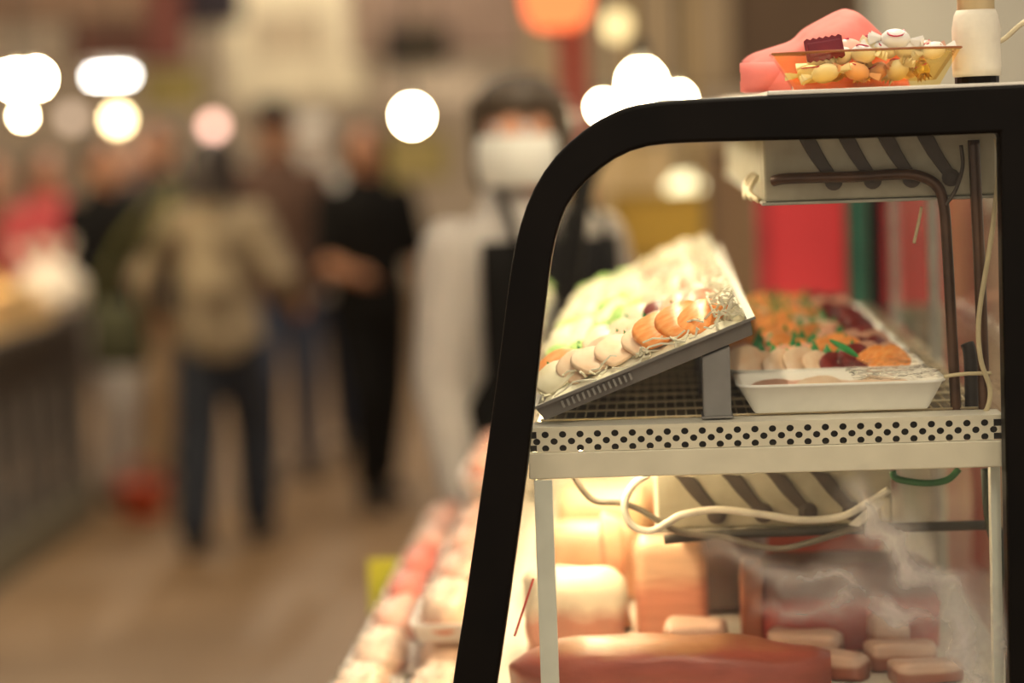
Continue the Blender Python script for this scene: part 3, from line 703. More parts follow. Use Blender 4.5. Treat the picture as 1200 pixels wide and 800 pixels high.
# ================================================================== open counter beside the case, with film-wrapped fish
cx0, cx1 = -.452, outer[0].x - .03
cnt = empty('ice_counter', ((cx0 + cx1)/2, 2.62, 0), 'low dark steel counter running along the front of the case', 'counter')
def lc(o): o.parent = cnt; o.matrix_parent_inverse = Matrix.Translation(-cnt.location); return o
dsteel = mat('dark blue-grey steel', (.10, .11, .105), .4, .4, var=.15, scale=6)
lc(MB().box(cx0, cx1, 2.62, 4.52, 0, .86).build('body', dsteel, bevel=.006))
lc(MB().box(cx0 - .012, cx0 + .012, 2.61, 4.53, .861, .93).build('rim', dsteel, bevel=.005))
lc(MB().box(cx0 + .014, cx1, 2.63, 4.5, .861, .885).build('bed', mat('crushed ice bed', (.75, .72, .66), .5, bump=.8, scale=70), bevel=.004))
pk_tray = MB().loft([rr(-.018, 0, .15, .2), rr(0, .026, .15, .2), rr(.003, .028, .15, .2), rr(-.004, .028, .15, .2), rr(-.018, .004, .15, .2)]).mesh('foam_base', foam, True)
meats = [layered('pale fish fillet', (.78, .36, .24), (.88, .62, .45), .35, .5, 22), layered('pink fillet', (.70, .22, .15), (.82, .42, .30), .35, .5, 22), layered('red fillet', (.74, .07, .04), (.80, .16, .10), .35, .5, 22)]
def fillet(seed):
    m = MB(); rg = []
    for i in range(9):
        q = i/8; s = math.sin(PI*(.08 + .84*q))**.4; rg.append([Vector((.075 + .058*s*math.copysign(abs(math.cos(2*PI*j/14))**.7, math.cos(2*PI*j/14)), .012 + .176*q, .03 + s*(.026 + .008*noise.noise(Vector((j, q*6, seed))))*math.sin(2*PI*j/14))) for j in range(14)])
    return m.loft(rg)
fil_me = [fillet(i).mesh('fillet', meats[i], True) for i in range(3)]
def filmshape():
    vs, fs, n_ = [], [], 14
    for i in range(n_ + 1):
        for j in range(n_ + 1):
            x_, y_ = .15*i/n_, .2*j/n_; k = min(1, min(i, n_ - i, j, n_ - j)/3)
            vs.append((x_, y_, .029 + .034*k**.5 + .006*noise.noise(Vector((x_*70, y_*70, 1)))))
    for i in range(n_):
        for j in range(n_):
            a = i*(n_ + 1) + j; fs.append((a, a + n_ + 1, a + n_ + 2, a + 1))
    return MB().add(vs, fs).mesh('film_wrap', film_m, False)
film_me = filmshape()
pr = random.Random(3)
row = 0
for iy in range(8):
    Y0 = 2.68 + iy*.215
    for ix in range(2):
        lev = 2 + (1 if ix == 1 and iy > 1 else 0) + (1 if iy > 5 and ix == 1 else 0) - (1 if iy == 0 and ix == 0 else 0)
        for lv in range(lev):
            if ix == 1 and lv == 0 and iy > 1: pass
            k = 2 if (iy in (4, 5) and ix == 0) else (0 if iy < 3 or pr.random() < .5 else 1)
            xx = cx0 + .016 + ix*.096
            t = empty('wrapped_fish_pack', (xx, Y0, .886 + lv*.066), '', 'fish pack', 'film-wrapped fish packs on the low counter', rz=pr.uniform(-.02, .02))
            nm = ['pale', 'pink', 'red'][k]
            t['label'] = 'film-wrapped %s fish pack %s, %s layer, %s row from the counter end' % (nm, ['by the outer rim', 'against the case'][ix], ['bottom', 'second', 'third', 'fourth'][lv], (ordinal + ['eighth'])[iy])
            SC = xf((0, 0, 0), (0, 0, 0), (.61, 1, 1)); link('foam_base', pk_tray, SC, t); link('fillet', fil_me[k], xf((0, -.008, 0), (0, 0, 0), (.64, 1.04, 1.25)) @ xf((-.004, 0, -.004)), t); link('film_wrap', film_me, SC, t)
yc = pt(445, 690, 4.05)
card = empty('price_card', (cx0 - .02, 4.05, .862), 'blank yellow price card clipped to the low counter rim', 'price card')
MB().box(-u(25, 4.05), u(25, 4.05), 0, .0025, yc.z - .862 - u(36, 4.05), yc.z - .862 + u(36, 4.05)).build('card', mat('yellow card', (.72, .64, .05), .6, var=.05), card, bevel=.001)
MB().box(-.004, .006, .003, .007, .0, .075).build('clip', dsteel, card)

# ================================================================== people
def remesh(o, vs, sm=4):
    r = o.modifiers.new('remesh', 'REMESH'); r.mode = 'VOXEL'; r.voxel_size = vs; r.use_smooth_shade = True
    s = o.modifiers.new('smooth', 'SMOOTH'); s.iterations = sm; s.factor = .5
    return o
skins = [mat('skin warm', (.62, .30, .17), .5, var=.05, sss=.0), mat('skin tan', (.50, .23, .12), .5, var=.05), mat('skin fair', (.70, .38, .24), .5, var=.05)]
eye_w = mat('eye white', (.8, .78, .74), .2); eye_d = mat('dark iris', (.02, .012, .008), .15)
def hand(mb, wrist, d, side, grip=False):
    d = Vector(d).normalized(); s = Vector((side, 0, 0)); s = (s - d*s.dot(d)).normalized(); nrm = d.cross(s)
    wv = Vector(wrist); pc = wv + d*.05
    mb.limb(wv, wv + d*.03, .024, .03); mb.limb(pc - d*.01, pc + d*.025, .032, .034)
    f = Vector((0, -1, 0)); f = (f - d*f.dot(d))
    f = f.normalized() if f.length > .1 else s          # finger spread direction
    for k, ln in enumerate((.068, .078, .072, .056)):
        b = pc + d*.03 + f*(.026 - .019*k); c1 = b + d*ln*.5; c2 = c1 + (d*(.35 if grip else .85) - s*(.9 if grip else .4)).normalized()*ln*.5
        mb.limb(b, c1, .0095, .009, 8); mb.limb(c1, c2, .009, .0075, 8)
    b = wv + d*.03 + f*.03; c1 = b + (d*.6 + f*.8).normalized()*.035; mb.limb(b, c1, .012, .0105, 8); mb.limb(c1, c1 + d*.03, .0105, .009, 8)
def person(loc, rz, H, label, skin=0, top=None, bottom=None, hair=None, arms=None, stride=.12, long_hair=False, apron=None, mask=None, cap=None, hood=False, short=False, bag=None, shoe=None, turn=0, vox=.0095, group=None, lean=0, skirt=None, fringe=False, wide=0):
    t = empty('person', loc, label, 'person', group, rz=rz); s = H/1.70; t.scale = (s, s, s)
    sk = skins[skin]
    arms = arms or {}
    J = {}
    for sd in (-1, 1):
        e, h_ = arms.get(sd, ((.235, .03, 1.10), (.25, -.06, .86)))
        J[sd] = (Vector((sd*.178, 0, 1.375)), Vector((sd*e[0], e[1], e[2])), Vector((sd*h_[0], h_[1], h_[2])))
    feet = {sd: Vector((sd*.095, sd*stride, .065)) for sd in (-1, 1)}
    knees = {sd: Vector((sd*.095, sd*stride*.45 - .035 - (.05 if sd*stride < 0 else 0), .49)) for sd in (-1, 1)}
    torso = [(.80, 0, 0, .13, .10), (.88, 0, 0, .165, .118), (.98, 0, 0, .150, .108), (1.08, 0, 0, .138, .10), (1.22, 0, -.004, .158, .112), (1.34, 0, 0, .172, .108), (1.40, 0, .005, .145, .09), (1.445, 0, .008, .075, .07), (1.50, 0, .005, .056, .056), (1.56, 0, 0, .052, .055)]
    b = MB(); b.rings(torso)
    hd = MB(); hd.ell((0, 0, 1.605), (.074, .094, .106), 18, 12); hd.ell((0, -.022, 1.555), (.056, .066, .066))
    hd.limb((0, -.088, 1.605), (0, -.103, 1.578), .009, .014, 8)                # nose
    hd.limb((-.02, -.083, 1.541), (.02, -.083, 1.541), .0075, .0075, 8)         # lips
    for sd in (-1, 1): hd.ell((sd*.077, .005, 1.60), (.012, .02, .032), 8, 6)    # ears
    rt = Matrix.Rotation(turn, 3, 'Z'); hd.v = [tuple(rt @ Vector(v)) for v in hd.v]
    k0 = len(b.v); b.v += hd.v; b.f += [tuple(q + k0 for q in f) for f in hd.f]
    for sd in (-1, 1):
        S, E, W_ = J[sd]; b.limb(S, E, .052, .041); b.limb(E, W_, .041, .026); hand(b, W_, (W_ - E), sd, bag == sd)
        hp = Vector((sd*.088, 0, .86)); b.limb(hp, knees[sd], .085, .056); b.limb(knees[sd], feet[sd] + Vector((0, .01, .03)), .056, .038)
        b.limb(feet[sd] + Vector((0, .02, -.02)), feet[sd] + Vector((0, -.13, -.035)), .04, .026)
    remesh(b.build('body', sk, t, smooth=True), vox, 3)
    if top:
        m = MB(); m.rings([(z, cx, cy, rx + .02 + (.008 if z < 1.2 else 0), ry + .022) for z, cx, cy, rx, ry in torso[:8]])
        for sd in (-1, 1):
            S, E, W_ = J[sd]; m.limb(S, E, .068, .056)
            if not short: m.limb(E, E.lerp(W_, .93), .056, .042)
        if hood: m.ell((0, .07, 1.43), (.10, .06, .06))
        m.limb((-.05, .0, 1.46), (.05, .0, 1.46), .055, .055)
        remesh(m.build('jacket' if not short else 'shirt', top, t, smooth=True), .016, 5)
    if bottom:
        m = MB(); m.rings([(.80, 0, 0, .16, .115), (.88, 0, 0, .182, .134), (.97, 0, 0, .168, .125), (1.02, 0, 0, .160, .118)])
        for sd in (-1, 1):
            hp = Vector((sd*.088, 0, .86)); m.limb(hp, knees[sd], .100 + wide*.15, .076 + wide); m.limb(knees[sd], feet[sd] + Vector((0, .01, .05)), .076 + wide, .06 + wide)
        remesh(m.build('trousers', bottom, t, smooth=True), .016, 4)
    if skirt:
        m = MB(); m.rings([(.34, 0, 0, .23, .2), (.6, 0, 0, .22, .18), (.88, 0, 0, .19, .145), (1.0, 0, 0, .165, .125)], 20); m.build('skirt', skirt, t, smooth=True)
    for sd in (-1, 1):
        m = MB(); f0 = feet[sd]; m.limb(f0 + Vector((0, .035, -.018)), f0 + Vector((0, -.14, -.028)), .047, .036); m.box(f0.x - .038, f0.x + .038, f0.y - .165, f0.y + .075, 0, .02)
        remesh(m.build('shoe', shoe or mat('dark shoe', (.03, .022, .016), .5), t, smooth=True), .012, 3)
    if hair:
        m = MB(); m.ell((0, .026, 1.635), (.088, .094, .094), 18, 12)
        if long_hair:
            m.rings([(1.36, 0, .085, .07, .03), (1.45, 0, .075, .095, .045), (1.56, 0, .05, .098, .072), (1.66, 0, .035, .09, .08)])
            for sd in (-1, 1): m.limb((sd*.085, -.015, 1.66), (sd*.09, .0, 1.5), .024, .02)
        if fringe: m.ell((0, .0, 1.668), (.088, .104, .058)); m.ell((0, .04, 1.60), (.108, .085, .115))
        m.v = [tuple(rt @ Vector(v)) for v in m.v]
        remesh(m.build('hair', hair, t, smooth=True), .011, 3)
    if cap:
        m = MB(); m.rings([(1.63, 0, .012, .092, .104), (1.69, 0, .015, .09, .1), (1.73, 0, .02, .07, .078), (1.745, 0, .02, .03, .03)]); m.rings([(1.628, 0, -.085, .075, .075), (1.636, 0, -.085, .075, .075)])
        m.v = [tuple(rt @ Vector(v)) for v in m.v]; m.build('cap', cap, t, smooth=True)
    for sd in (-1, 1):
        p = rt @ Vector((sd*.031, -.082, 1.612)); e = MB().ell(p, (.0135, .0105, .010), 10, 8).build('eye', eye_w, t, smooth=True)
        q = rt @ Vector((sd*.031, -.0905, 1.612)); MB().ell(q, (.006, .003, .006), 8, 6).build('iris', eye_d, e, smooth=True)
        if hair: MB().tube([rt @ Vector((sd*(.016 + .012*k), -.0935 + .004*k, 1.634 + .003*math.sin(k*1.5))) for k in range(4)], .003, 5).build('eyebrow', hair, t)
    if mask:
        vs, fs, n_ = [], [], 12
        for i in range(n_ + 1):
            for j in range(n_ + 1):
                a = -1.15 + 2.3*i/n_; z = 1.598 - .105*j/n_; bulge = math.sin(PI*(.18 + .7*j/n_))
                r_ = .088 + .014*bulge - .012*(j/n_ - .4)**2
                vs.append(rt @ Vector((.93*r_*math.sin(a), -.006 - (r_ + .012*math.exp(-(a*3)**2)*(1 - j/n_))*math.cos(a)*1.03, z)))
        for i in range(n_):
            for j in range(n_):
                a = i*(n_ + 1) + j; fs.append((a, a + n_ + 1, a + n_ + 2, a + 1))
        mo = MB().add(vs, fs).build('face_mask', mask, t, smooth=True); so = mo.modifiers.new('solid', 'SOLIDIFY'); so.thickness = .003
        for sd in (-1, 1):
            MB().tube([rt @ Vector(p) for p in ((sd*.074, -.04, 1.59), (sd*.088, .0, 1.615), (sd*.088, .022, 1.60), (sd*.074, -.02, 1.52))], .0018, 5).build('ear_loop', mask, t)
    if apron:
        vs, fs, n_ = [], [], 10
        for i in range(n_ + 1):
            for j in range(n_ + 1):
                a = -1.2 + 2.4*i/n_; z = 1.39 - .89*j/n_; wv = .75 if z > 1.12 else 1
                rx, ry = (.215, .162) if z > .8 else (.225, .19)
                vs.append((rx*math.sin(a*wv), -ry*math.cos(a*wv), z))
        for i in range(n_):
            for j in range(n_):
                a = i*(n_ + 1) + j; fs.append((a, a + n_ + 1, a + n_ + 2, a + 1))
        ao = MB().add(vs, fs).build('apron', apron, t, smooth=True); so = ao.modifiers.new('solid', 'SOLIDIFY'); so.thickness = .004
        for sd in (-1, 1): MB().tube(spline([(sd*.10, -.145, 1.335), (sd*.105, -.12, 1.43), (sd*.07, .0, 1.50), (sd*.02, .075, 1.47)], 4), .009, 6).build('apron_strap', apron, t, smooth=True)
    return t
black_c = mat('black cloth', (.006, .005, .004), .9, var=.2, spec=.2); char_c = mat('charcoal cloth', (.035, .030, .026), .85)
khaki = mat('khaki patchwork jacket', (.10, .065, .035), .85, col2=(.46, .37, .24), scale=5)
denim = mat('dark blue denim', (.018, .022, .032), .85, var=.25); grey_c = mat('light grey cloth', (.46, .41, .36), .85); white_c = mat('white cotton', (.80, .74, .64), .85, var=.04)
pink_c = mat('pink red cloth', (.62, .09, .09), .85); navy_c = mat('navy cloth', (.04, .05, .085), .85); tan_c = mat('tan cloth', (.46, .31, .17), .85)
hair_d = mat('dark brown hair', (.018, .009, .005), .5, scale=60, stretch=(6, 6, 1), var=.3); hair_k = mat('black hair', (.012, .008, .006), .45, var=.3); hair_g = mat('grey brown hair', (.055, .036, .02), .5, col2=(.11, .08, .05), scale=50, stretch=(6, 6, .8))
def by_feet(px, py): g = ground(px, py); return Vector((g.x, g.y, 0))
BACK = PI
g = by_feet(268, 640)
walker = person(g, BACK - .1, 1.66, 'person in khaki jacket and dark jeans walking away down the aisle', 1, khaki, denim, hair_d, {-1: ((.30, .06, 1.14), (.30, -.14, 1.02)), 1: ((.31, .05, 1.13), (.33, -.12, .98))}, .16, hood=True, turn=.3, long_hair=True, fringe=True, wide=.022)
# shoulder bag of the walker, hanging on its far hip
bagp = empty('shoulder_bag', Vector((g.x - .44, g.y + .14, .74)), 'dark olive shoulder bag hanging at the hip of the khaki jacket', 'bag')
MB().rings([(0, 0, 0, .10, .05), (.04, 0, 0, .125, .065), (.22, 0, 0, .115, .055), (.27, 0, 0, .095, .03)]).build('pouch', mat('olive canvas', (.05, .05, .022), .85), bagp, smooth=True)
MB().tube(spline([(-.09, 0, .26), (.0, .03, .50), (.17, .0, .68), (.29, -.12, .745), (.25, -.24, .62), (.12, -.14, .42), (.09, 0, .27)], 6), .014, 6).build('strap', mat('olive strap', (.12, .11, .03), .8), bagp, smooth=True)
person(by_feet(444, 588), .5, 1.70, 'person in black shirt and black trousers with long dark hair in the aisle', 1, black_c, black_c, hair_k, {-1: ((.24, -.06, 1.10), (.18, -.26, 1.06)), 1: ((.25, .0, 1.10), (.22, -.2, .95))}, .13, long_hair=True, short=True, turn=-.5)
person(by_feet(340, 562), .2, 1.80, 'person in dark cap and blue jeans behind the khaki jacket', 1, mat('dark brown cloth', (.10, .05, .03), .85), navy_c, hair_k, None, .1, cap=mat('dark cap cloth', (.02, .012, .008), .8))
person(by_feet(383, 528), .1, 1.72, 'person in white cap and white mask between the dark cap and the black shirt', 2, white_c, navy_c, hair_g, None, .1, mask=white_c, cap=white_c)
person(by_feet(205, 566), .4, 1.74, 'person in dark jacket partly hidden left of the khaki jacket', 1, char_c, tan_c, hair_k, None, .1, turn=-.4)
person(by_feet(176, 548), .1, 1.66, 'person in pale pink top with grey hair behind the dark jacket', 2, mat('pale pink cloth', (.62, .42, .38), .85), grey_c, hair_g, None, .1)
person(by_feet(140, 586), .9, 1.66, 'person in black top and grey trousers leaning to the left stall', 1, black_c, grey_c, hair_d, {-1: ((.24, -.1, 1.12), (.16, -.36, 1.08)), 1: ((.24, -.1, 1.12), (.16, -.36, 1.08))}, .1)
person(by_feet(72, 566), .5, 1.62, 'person in pink red top at the left stall', 0, pink_c, char_c, hair_d, {-1: ((.24, -.08, 1.14), (.14, -.32, 1.12)), 1: ((.24, -.08, 1.14), (.14, -.32, 1.12))}, .08, long_hair=True)
person(by_feet(12, 552), .3, 1.6, 'person in brown coat at the far edge of the left stall', 0, mat('brown coat', (.14, .085, .045), .85), char_c, hair_d, None, .08)
pv = pt(620, 420, 4.85)
person(Vector((pv.x, 4.85, .11)), .62, 1.66, 'person in white face mask and black apron behind the display case', 0, mat('white work shirt', (.46, .41, .35), .85, var=.04), char_c, hair_g, {-1: ((.23, -.02, 1.10), (.23, -.10, .86)), 1: ((.23, -.02, 1.10), (.22, -.10, .86))}, .03, long_hair=True, apron=black_c, mask=mat('white mask fabric', (.86, .84, .72), .8, var=.02), turn=-.8, vox=.007, fringe=True)
struct(MB().box(-1.0, 3.2, 4.55, 6.4, 0, .108).build('trim_1', mat('staff platform boards', (.20, .13, .07), .7)))


# ================================================================== left stall
lst = empty('stall_counter', (-2.9, 9.0, 0), 'dark stall counter with open legs along the left side of the aisle', 'counter')
def l2(o): o.parent = lst; o.matrix_parent_inverse = Matrix.Translation(-lst.location); return o
xa, xb = -3.5, -2.47
wood_d = mat('dark stained wood', (.05, .036, .026), .6, var=.25, scale=5, stretch=(1, 8, 1))
l2(MB().box(xa, xb, 8.2, 10.6, .88, .95).build('counter_top', wood_d, bevel=.01))
l2(MB().box(xa + .04, xb - .05, 8.3, 10.5, .0, .16).build('plinth', mat('plinth', (.14, .12, .075), .7), bevel=.01))
l2(MB().box(xa + .04, xb - .06, 8.3, 10.5, .70, .878).build('skirt', wood_d, bevel=.006))
for k in range(8):
    yy = 8.32 + k*.3
    l2(MB().box(xb - .11, xb - .06, yy, yy + .05, .161, .699).build('leg', mat('grey steel leg', (.22, .19, .16), .5), bevel=.004))
l2(MB().box(xa + .05, xa + .08, 8.3, 10.5, .161, .699).build('back_board', wood_d))
bun_m = mat('golden bun crust', (.78, .42, .10), .45, col2=(.88, .58, .22), scale=14)
bun_me = MB().lathe([(.02, 0), (.05, .004), (.062, .024), (.056, .048), (.034, .064), (.012, .07)], 16).mesh('bun', bun_m, True)
crate_m = mat('pale wood crate', (.66, .44, .20), .6, var=.1, stretch=(1, 1, 10))
for k in range(3):
    x_, y_, zk = [(-2.96, 8.80, .951), (-2.96, 9.36, .951), (-2.955, 9.08, 1.0355)][k]
    t = empty('bread_crate', (x_, y_, zk), 'shallow pale wooden crate of golden buns, %s along the left stall counter' % ordinal[k], 'crate', 'bread crates on the left stall')
    MB().box(0, .46, 0, .5, 0, .012).build('bottom', crate_m, t)
    for (a, b_, c_, d_) in ((0, .46, 0, .012), (0, .46, .488, .5), (0, .012, .0125, .4875), (.448, .46, .0125, .4875)):
        MB().box(a, b_, c_, d_, .0125, .075).build('side', crate_m, t, bevel=.002)
    for i in range(3):
        for j in range(3):
            o = link('golden_bun', bun_me, xf((x_ + .09 + i*.14, y_ + .1 + j*.148, zk + .0135)))
            tag(o, 'golden bun in the %s crate on the left stall counter' % ordinal[k], 'bun', 'golden buns in crate %d' % (k + 1))
    for i in range(2):
        for j in range(2):
            if k < 2: continue
            o = link('golden_bun', bun_me, xf((x_ + .16 + i*.14, y_ + .174 + j*.148, zk + .077)))
            tag(o, 'golden bun heaped on top in the %s crate on the left stall counter' % ordinal[k], 'bun', 'heaped golden buns in crate %d' % (k + 1))
bag_m = mat('thin white plastic bag', (.80, .70, .58), .45)
for k, (px, py, Y, lb) in enumerate([(92, 318, 10.02, 'knotted white carrier bag on the left stall near the pink red top'), (120, 300, 10.36, 'knotted white carrier bag at the far end of the left stall')]):
    p = pt(px, py, Y); p.x = min(p.x, xb - .14)
    t = empty('carrier_bag', (p.x, Y, .951), lb, 'bag')
    MB().rings([(0, 0, 0, .09, .08), (.03, 0, 0, .125, .105), (.12, .01, 0, .12, .10), (.19, 0, 0, .06, .05), (.215, 0, 0, .022, .02)]).build('pouch', bag_m, t, smooth=True)
    for sd in (-1, 1): MB().tube(spline([(0, 0, .205), (sd*.05, .01, .25), (sd*.075, 0, .30), (sd*.03, 0, .27)], 4), .012, 6).build('handle', bag_m, t, smooth=True)
for k, (px, py, s_, lb) in enumerate([(112, 618, .11, 'red plastic basket on the floor at the end of the left stall'), (86, 560, .07, 'small red plastic tub on the floor by the left stall')]):
    g = ground(px, py); t = empty('red_basket', (max(g.x, -2.32), g.y + .25, 0), lb, 'basket')
    MB().lathe([(s_*.75, 0), (s_*.82, .01), (s_, s_*1.3), (s_*1.06, s_*1.3), (s_*1.06, s_*1.36), (s_*.94, s_*1.36), (s_*.74, .015)], 20).build('tub', mat('red plastic', (.62, .09, .03), .4), t, smooth=True)
    MB().tube([(s_*1.04*math.cos(a), s_*.1*math.sin(a), s_*1.3 + s_*.9*math.sin(a)) for a in [PI*j/10 for j in range(11)]], s_*.06, 6).build('handle', mat('red plastic', (1, 0, 0)), t, smooth=True)

# ================================================================== backdrop of the hall: signs, stalls, posts
def board(px0, py0, px1, py1, Y, col, label, name='sign_board', frame=None, t_=.05, floor_=False):
    a = pt(px0, py1, Y); b = pt(px1, py0, Y); z0 = 0 if floor_ else a.z
    o = empty(name, ((a.x + b.x)/2, Y, z0), label, 'sign' if name == 'sign_board' else name.split('_')[-1])
    W = (b.x - a.x)/2
    MB().box(-W, W, 0, t_, 0, b.z - z0).build('panel', mat('board ' + label[:24], col, .7, var=.1, scale=3), o, bevel=.008)
    fr = mat('frame ' + label[:24], frame or tuple(c*.6 for c in col), .6)
    for sx in (-1, 1): MB().box(sx*(W + .012) - .012, sx*(W + .012) + .012, -.008, t_ + .008, 0, b.z - z0).build('frame_bar', fr, o)
    MB().box(-W - .024, W + .024, -.008, t_ + .008, b.z - z0 + .001, b.z - z0 + .026).build('frame_bar', fr, o)
    if not floor_:
        MB().box(-W - .024, W + .024, -.008, t_ + .008, -.026, -.001).build('frame_bar', fr, o)
        for sx in (-.6, .6): MB().tube([(sx*W, t_/2, b.z - z0 + .027), (sx*W, t_/2, 5 - z0)], .006, 5).build('hanger', fr, o)
    return o
board(-60, -60, 165, 28, 15, (.34, .21, .13), 'wide dull brown hanging sign over the left stall')
board(88, 30, 196, 72, 14, (.20, .085, .055), 'red-brown hanging sign below the wide brown one')
board(178, -40, 208, 70, 13.8, (.28, .09, .065), 'narrow red-brown hanging banner')
board(214, -40, 276, 26, 14, (.055, .042, .055), 'dark navy hanging sign')
board(270, -60, 415, 118, 16, (.78, .69, .50), 'large cream hanging sign board')
board(300, 20, 372, 60, 15.4, (.60, .49, .34), 'tan hanging panel in front of the large cream sign')
board(172, 84, 232, 122, 14.5, (.56, .47, .16), 'olive yellow hanging sign')
board(415, -60, 612, 64, 15, (.42, .29, .22), 'mauve-brown hanging sign over the aisle')
board(455, 34, 520, 74, 14.5, (.06, .043, .028), 'small dark hanging sign under the mauve-brown one')
board(425, 84, 560, 124, 17, (.74, .62, .48), 'grey beige hanging sign beside the round lamp')
board(415, 160, 520, 210, 14.2, (.52, .42, .15), 'olive hanging sign low over the aisle')
board(620, -60, 1010, 110, 12, (.44, .33, .20), 'wide brown hanging sign behind the case')
board(866, -40, 1000, 92, 9.5, (.15, .095, .055), 'dark brown hanging sign behind the pink cloth')
board(1030, -60, 1300, 250, 5.6, (.52, .50, .42), 'grey white partition behind the candy dish', 'partition_panel', floor_=True)
board(640, 165, 905, 420, 8.6, (.74, .55, .30), 'warm tan stall partition seen through the case', 'partition_panel', floor_=True)
board(725, 232, 838, 300, 7.6, (.80, .50, .06), 'bright yellow hanging sign behind the sashimi trays')
board(642, 230, 690, 420, 7.4, (.20, .10, .06), 'brown post board beside the yellow sign', 'partition_panel', floor_=True)
board(838, 180, 900, 330, 7.0, (.28, .17, .085), 'brown panel behind the upper cooling unit', 'partition_panel', floor_=True)
board(905, 225, 990, 420, 4.75, (.70, .035, .045), 'bright red panel behind the far end of the case', 'partition_panel', floor_=True)
board(990, 225, 1008, 430, 4.8, (.15, .08, .055), 'dark brown post between red and green panels', 'partition_panel', floor_=True)
board(1012, 225, 1050, 430, 4.6, (.012, .14, .085), 'dark green post beside the red panel', 'partition_panel', floor_=True)
board(1052, 225, 1074, 430, 4.7, (.36, .28, .21), 'grey beige post right of the green post', 'partition_panel', floor_=True)
board(1076, 225, 1108, 430, 4.8, (.62, .05, .045), 'narrow red panel right of the green post', 'partition_panel', floor_=True)
board(1110, 225, 1135, 430, 4.9, (.60, .16, .12), 'faded red panel at the right end', 'partition_panel', floor_=True)
board(1136, 260, 1190, 430, 5.0, (.66, .50, .36), 'cream panel at the right end behind the pipes', 'partition_panel', floor_=True)
g = pt(672, 100, 6.6); t = empty('red_pole', (g.x, 6.6, .0), 'dull red pole standing under the red lantern', 'pole')
MB().lathe([(.07, 0), (.07, .03), (.045, .05), (.045, 2.1), (.05, 2.12)], 16).build('shaft', mat('dull red paint', (.36, .085, .055), .6), t, smooth=True)
MB().lathe([(.052, 2.0), (.056, 2.01), (.056, 2.05), (.052, 2.06)], 16).build('collar', mat('red collar', (.5, .03, .02), .5), t, smooth=True)

# ================================================================== lamps
def lamp(px, py, Y, r, strength, label, col=(1, .80, .48), name='pendant_bulb', group=None):
    p = pt(px, py, Y); t = empty(name, p, label, 'lamp', group)
    MB().lathe([(r*.12, -r), (r*.5, -r*.88), (r*.86, -r*.5), (r, 0), (r*.92, r*.4), (r*.66, r*.76), (r*.38, r*.96)], 18).build('bulb', emit('bulb %s %.2f' % (label[:22], strength), col, strength), t, smooth=True)
    MB().lathe([(r*.4, r*.97), (r*.42, r*1.9), (r*.2, r*2.3)], 12).build('socket', mat('black socket', (.02, .018, .015), .5), t, smooth=True)
    MB().tube([(0, 0, r*2.31), (0, 0, 5 - p.z)], .005, 5).build('flex', mat('black socket', (0, 0, 0)), t)
    return t
lamp(19, 94, 9.0, .036, 220, 'bright pendant bulb over the left stall'); lamp(42, 92, 9.25, .036, 130, 'bright pendant bulb, second over the left stall')
lamp(27, 136, 9.6, .016, 60, 'small low pendant bulb over the left stall')
lamp(138, 140, 12.5, .045, 9, 'warm yellow pendant bulb beyond the left stall', (1, .74, .36))
lamp(250, 148, 13.5, .045, 2.6, 'dim pinkish pendant bulb above the khaki jacket', (1, .55, .42))
lamp(84, 138, 13.2, .05, .75, 'dim cream pendant bulb between brighter ones', (1, .72, .5))
lamp(483, 136, 7.8, .040, 60, 'bright round pendant bulb over the aisle')
lamp(722, 30, 9.5, .05, 1.1, 'dim yellow pendant bulb above the bulb cluster', (1, .74, .34))
lamp(752, 98, 5.2, .042, 45, 'bright pendant bulb, middle of the cluster of three above the case'); lamp(707, 126, 5.4, .026, 45, 'bright pendant bulb, left of the cluster of three above the case'); lamp(795, 116, 5.5, .026, 45, 'bright pendant bulb, right of the cluster of three above the case')
lamp(802, 226, 8.0, .06, 1.5, 'pale dim bulb seen through the case glass', (1, .85, .5))  # glowing bulb added in place of a dim reflection in the glass
a = pt(108, 90, 12); b = pt(152, 90, 12); t = empty('tube_lamp', (a.x, 12, a.z), 'white fluorescent tube lamp hanging beyond the left stall', 'lamp')
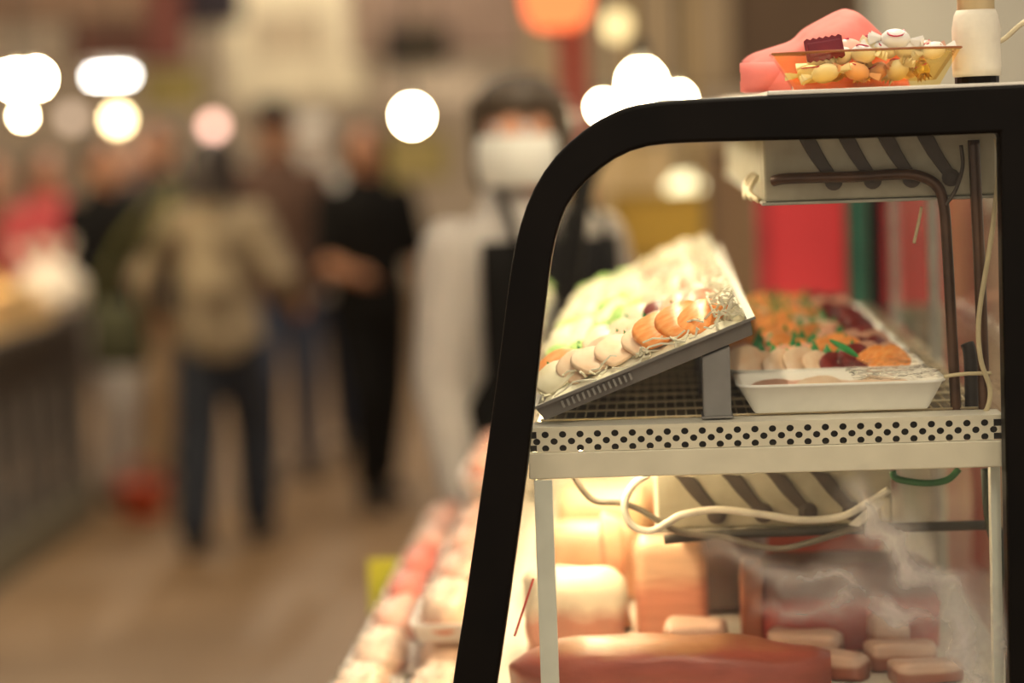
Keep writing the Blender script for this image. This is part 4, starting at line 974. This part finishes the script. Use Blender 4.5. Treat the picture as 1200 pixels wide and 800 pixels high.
MB().tube([(0, 0, 0), (b.x - a.x, 0, 0)], .016, 12).build('tube', emit('cool white tube', (1, .95, .86), 14), t, smooth=True)
MB().box(-.02, b.x - a.x + .02, -.04, .04, .035, .07).build('fitting', whitep, t, bevel=.004)
MB().tube([(.13, 0, .071), (.13, 0, 5 - a.z)], .006, 5).build('hanger', blk, t)
p = pt(652, -8, 6.3); t = empty('paper_lantern', p, 'glowing red paper lantern above the red pole', 'lantern')
R_ = u(40, 6.3)
MB().lathe([(R_*.5, -R_*1.05), (R_*.85, -R_*.8), (R_, -R_*.3), (R_, R_*.3), (R_*.85, R_*.8), (R_*.5, R_*1.05)], 24).build('paper', emit('red lantern paper', (1, .19, .06), .95), t, smooth=True)
MB().lathe([(R_*.52, -R_*1.2), (R_*.52, -R_*1.06)], 20).build('ring', mat('lantern ring', (.25, .02, .01), .5), t); MB().lathe([(R_*.52, R_*1.06), (R_*.52, R_*1.2)], 20).build('ring', mat('lantern ring', (0, 0, 0)), t)
MB().tube([(0, 0, R_*1.21), (0, 0, 5 - p.z)], .005, 5).build('flex', blk, t)
# hall lamps hung above the picture: strip lights over case and aisle, plus an added front fill
def strip_lamp(x, y, z, ln, s, label, wdt=.16):
    t = empty('strip_light', (x, y, z), label, 'lamp')
    MB().box(-wdt/2, wdt/2, -ln/2, ln/2, .0, .03).build('diffuser', emit('strip %.1f' % s, (1, .86, .64), s), t)
    MB().box(-wdt/2 - .02, wdt/2 + .02, -ln/2 - .02, ln/2 + .02, .031, .08).build('fitting', whitep, t, bevel=.004)
    for sy in (-.4, .4): MB().tube([(0, sy*ln, .081), (0, sy*ln, 5 - z)], .005, 5).build('hanger', blk, t)
strip_lamp(.1, 3.5, 2.9, 1.6, 15, 'strip light hung over the display case')
strip_lamp(-1.9, 10.2, 3.6, 2.0, 16, 'strip light hung over the aisle')
strip_lamp(-2.2, 14.65, 4.2, 1.2, 56, 'strip light hung over the far end of the aisle')
strip_lamp(.35, .9, 2.75, 1.3, 13, 'added fill strip light over the aisle end in front of the case')  # unseen fill lamp added to brighten the surfaces facing the camera
bpy.context.view_layer.update()
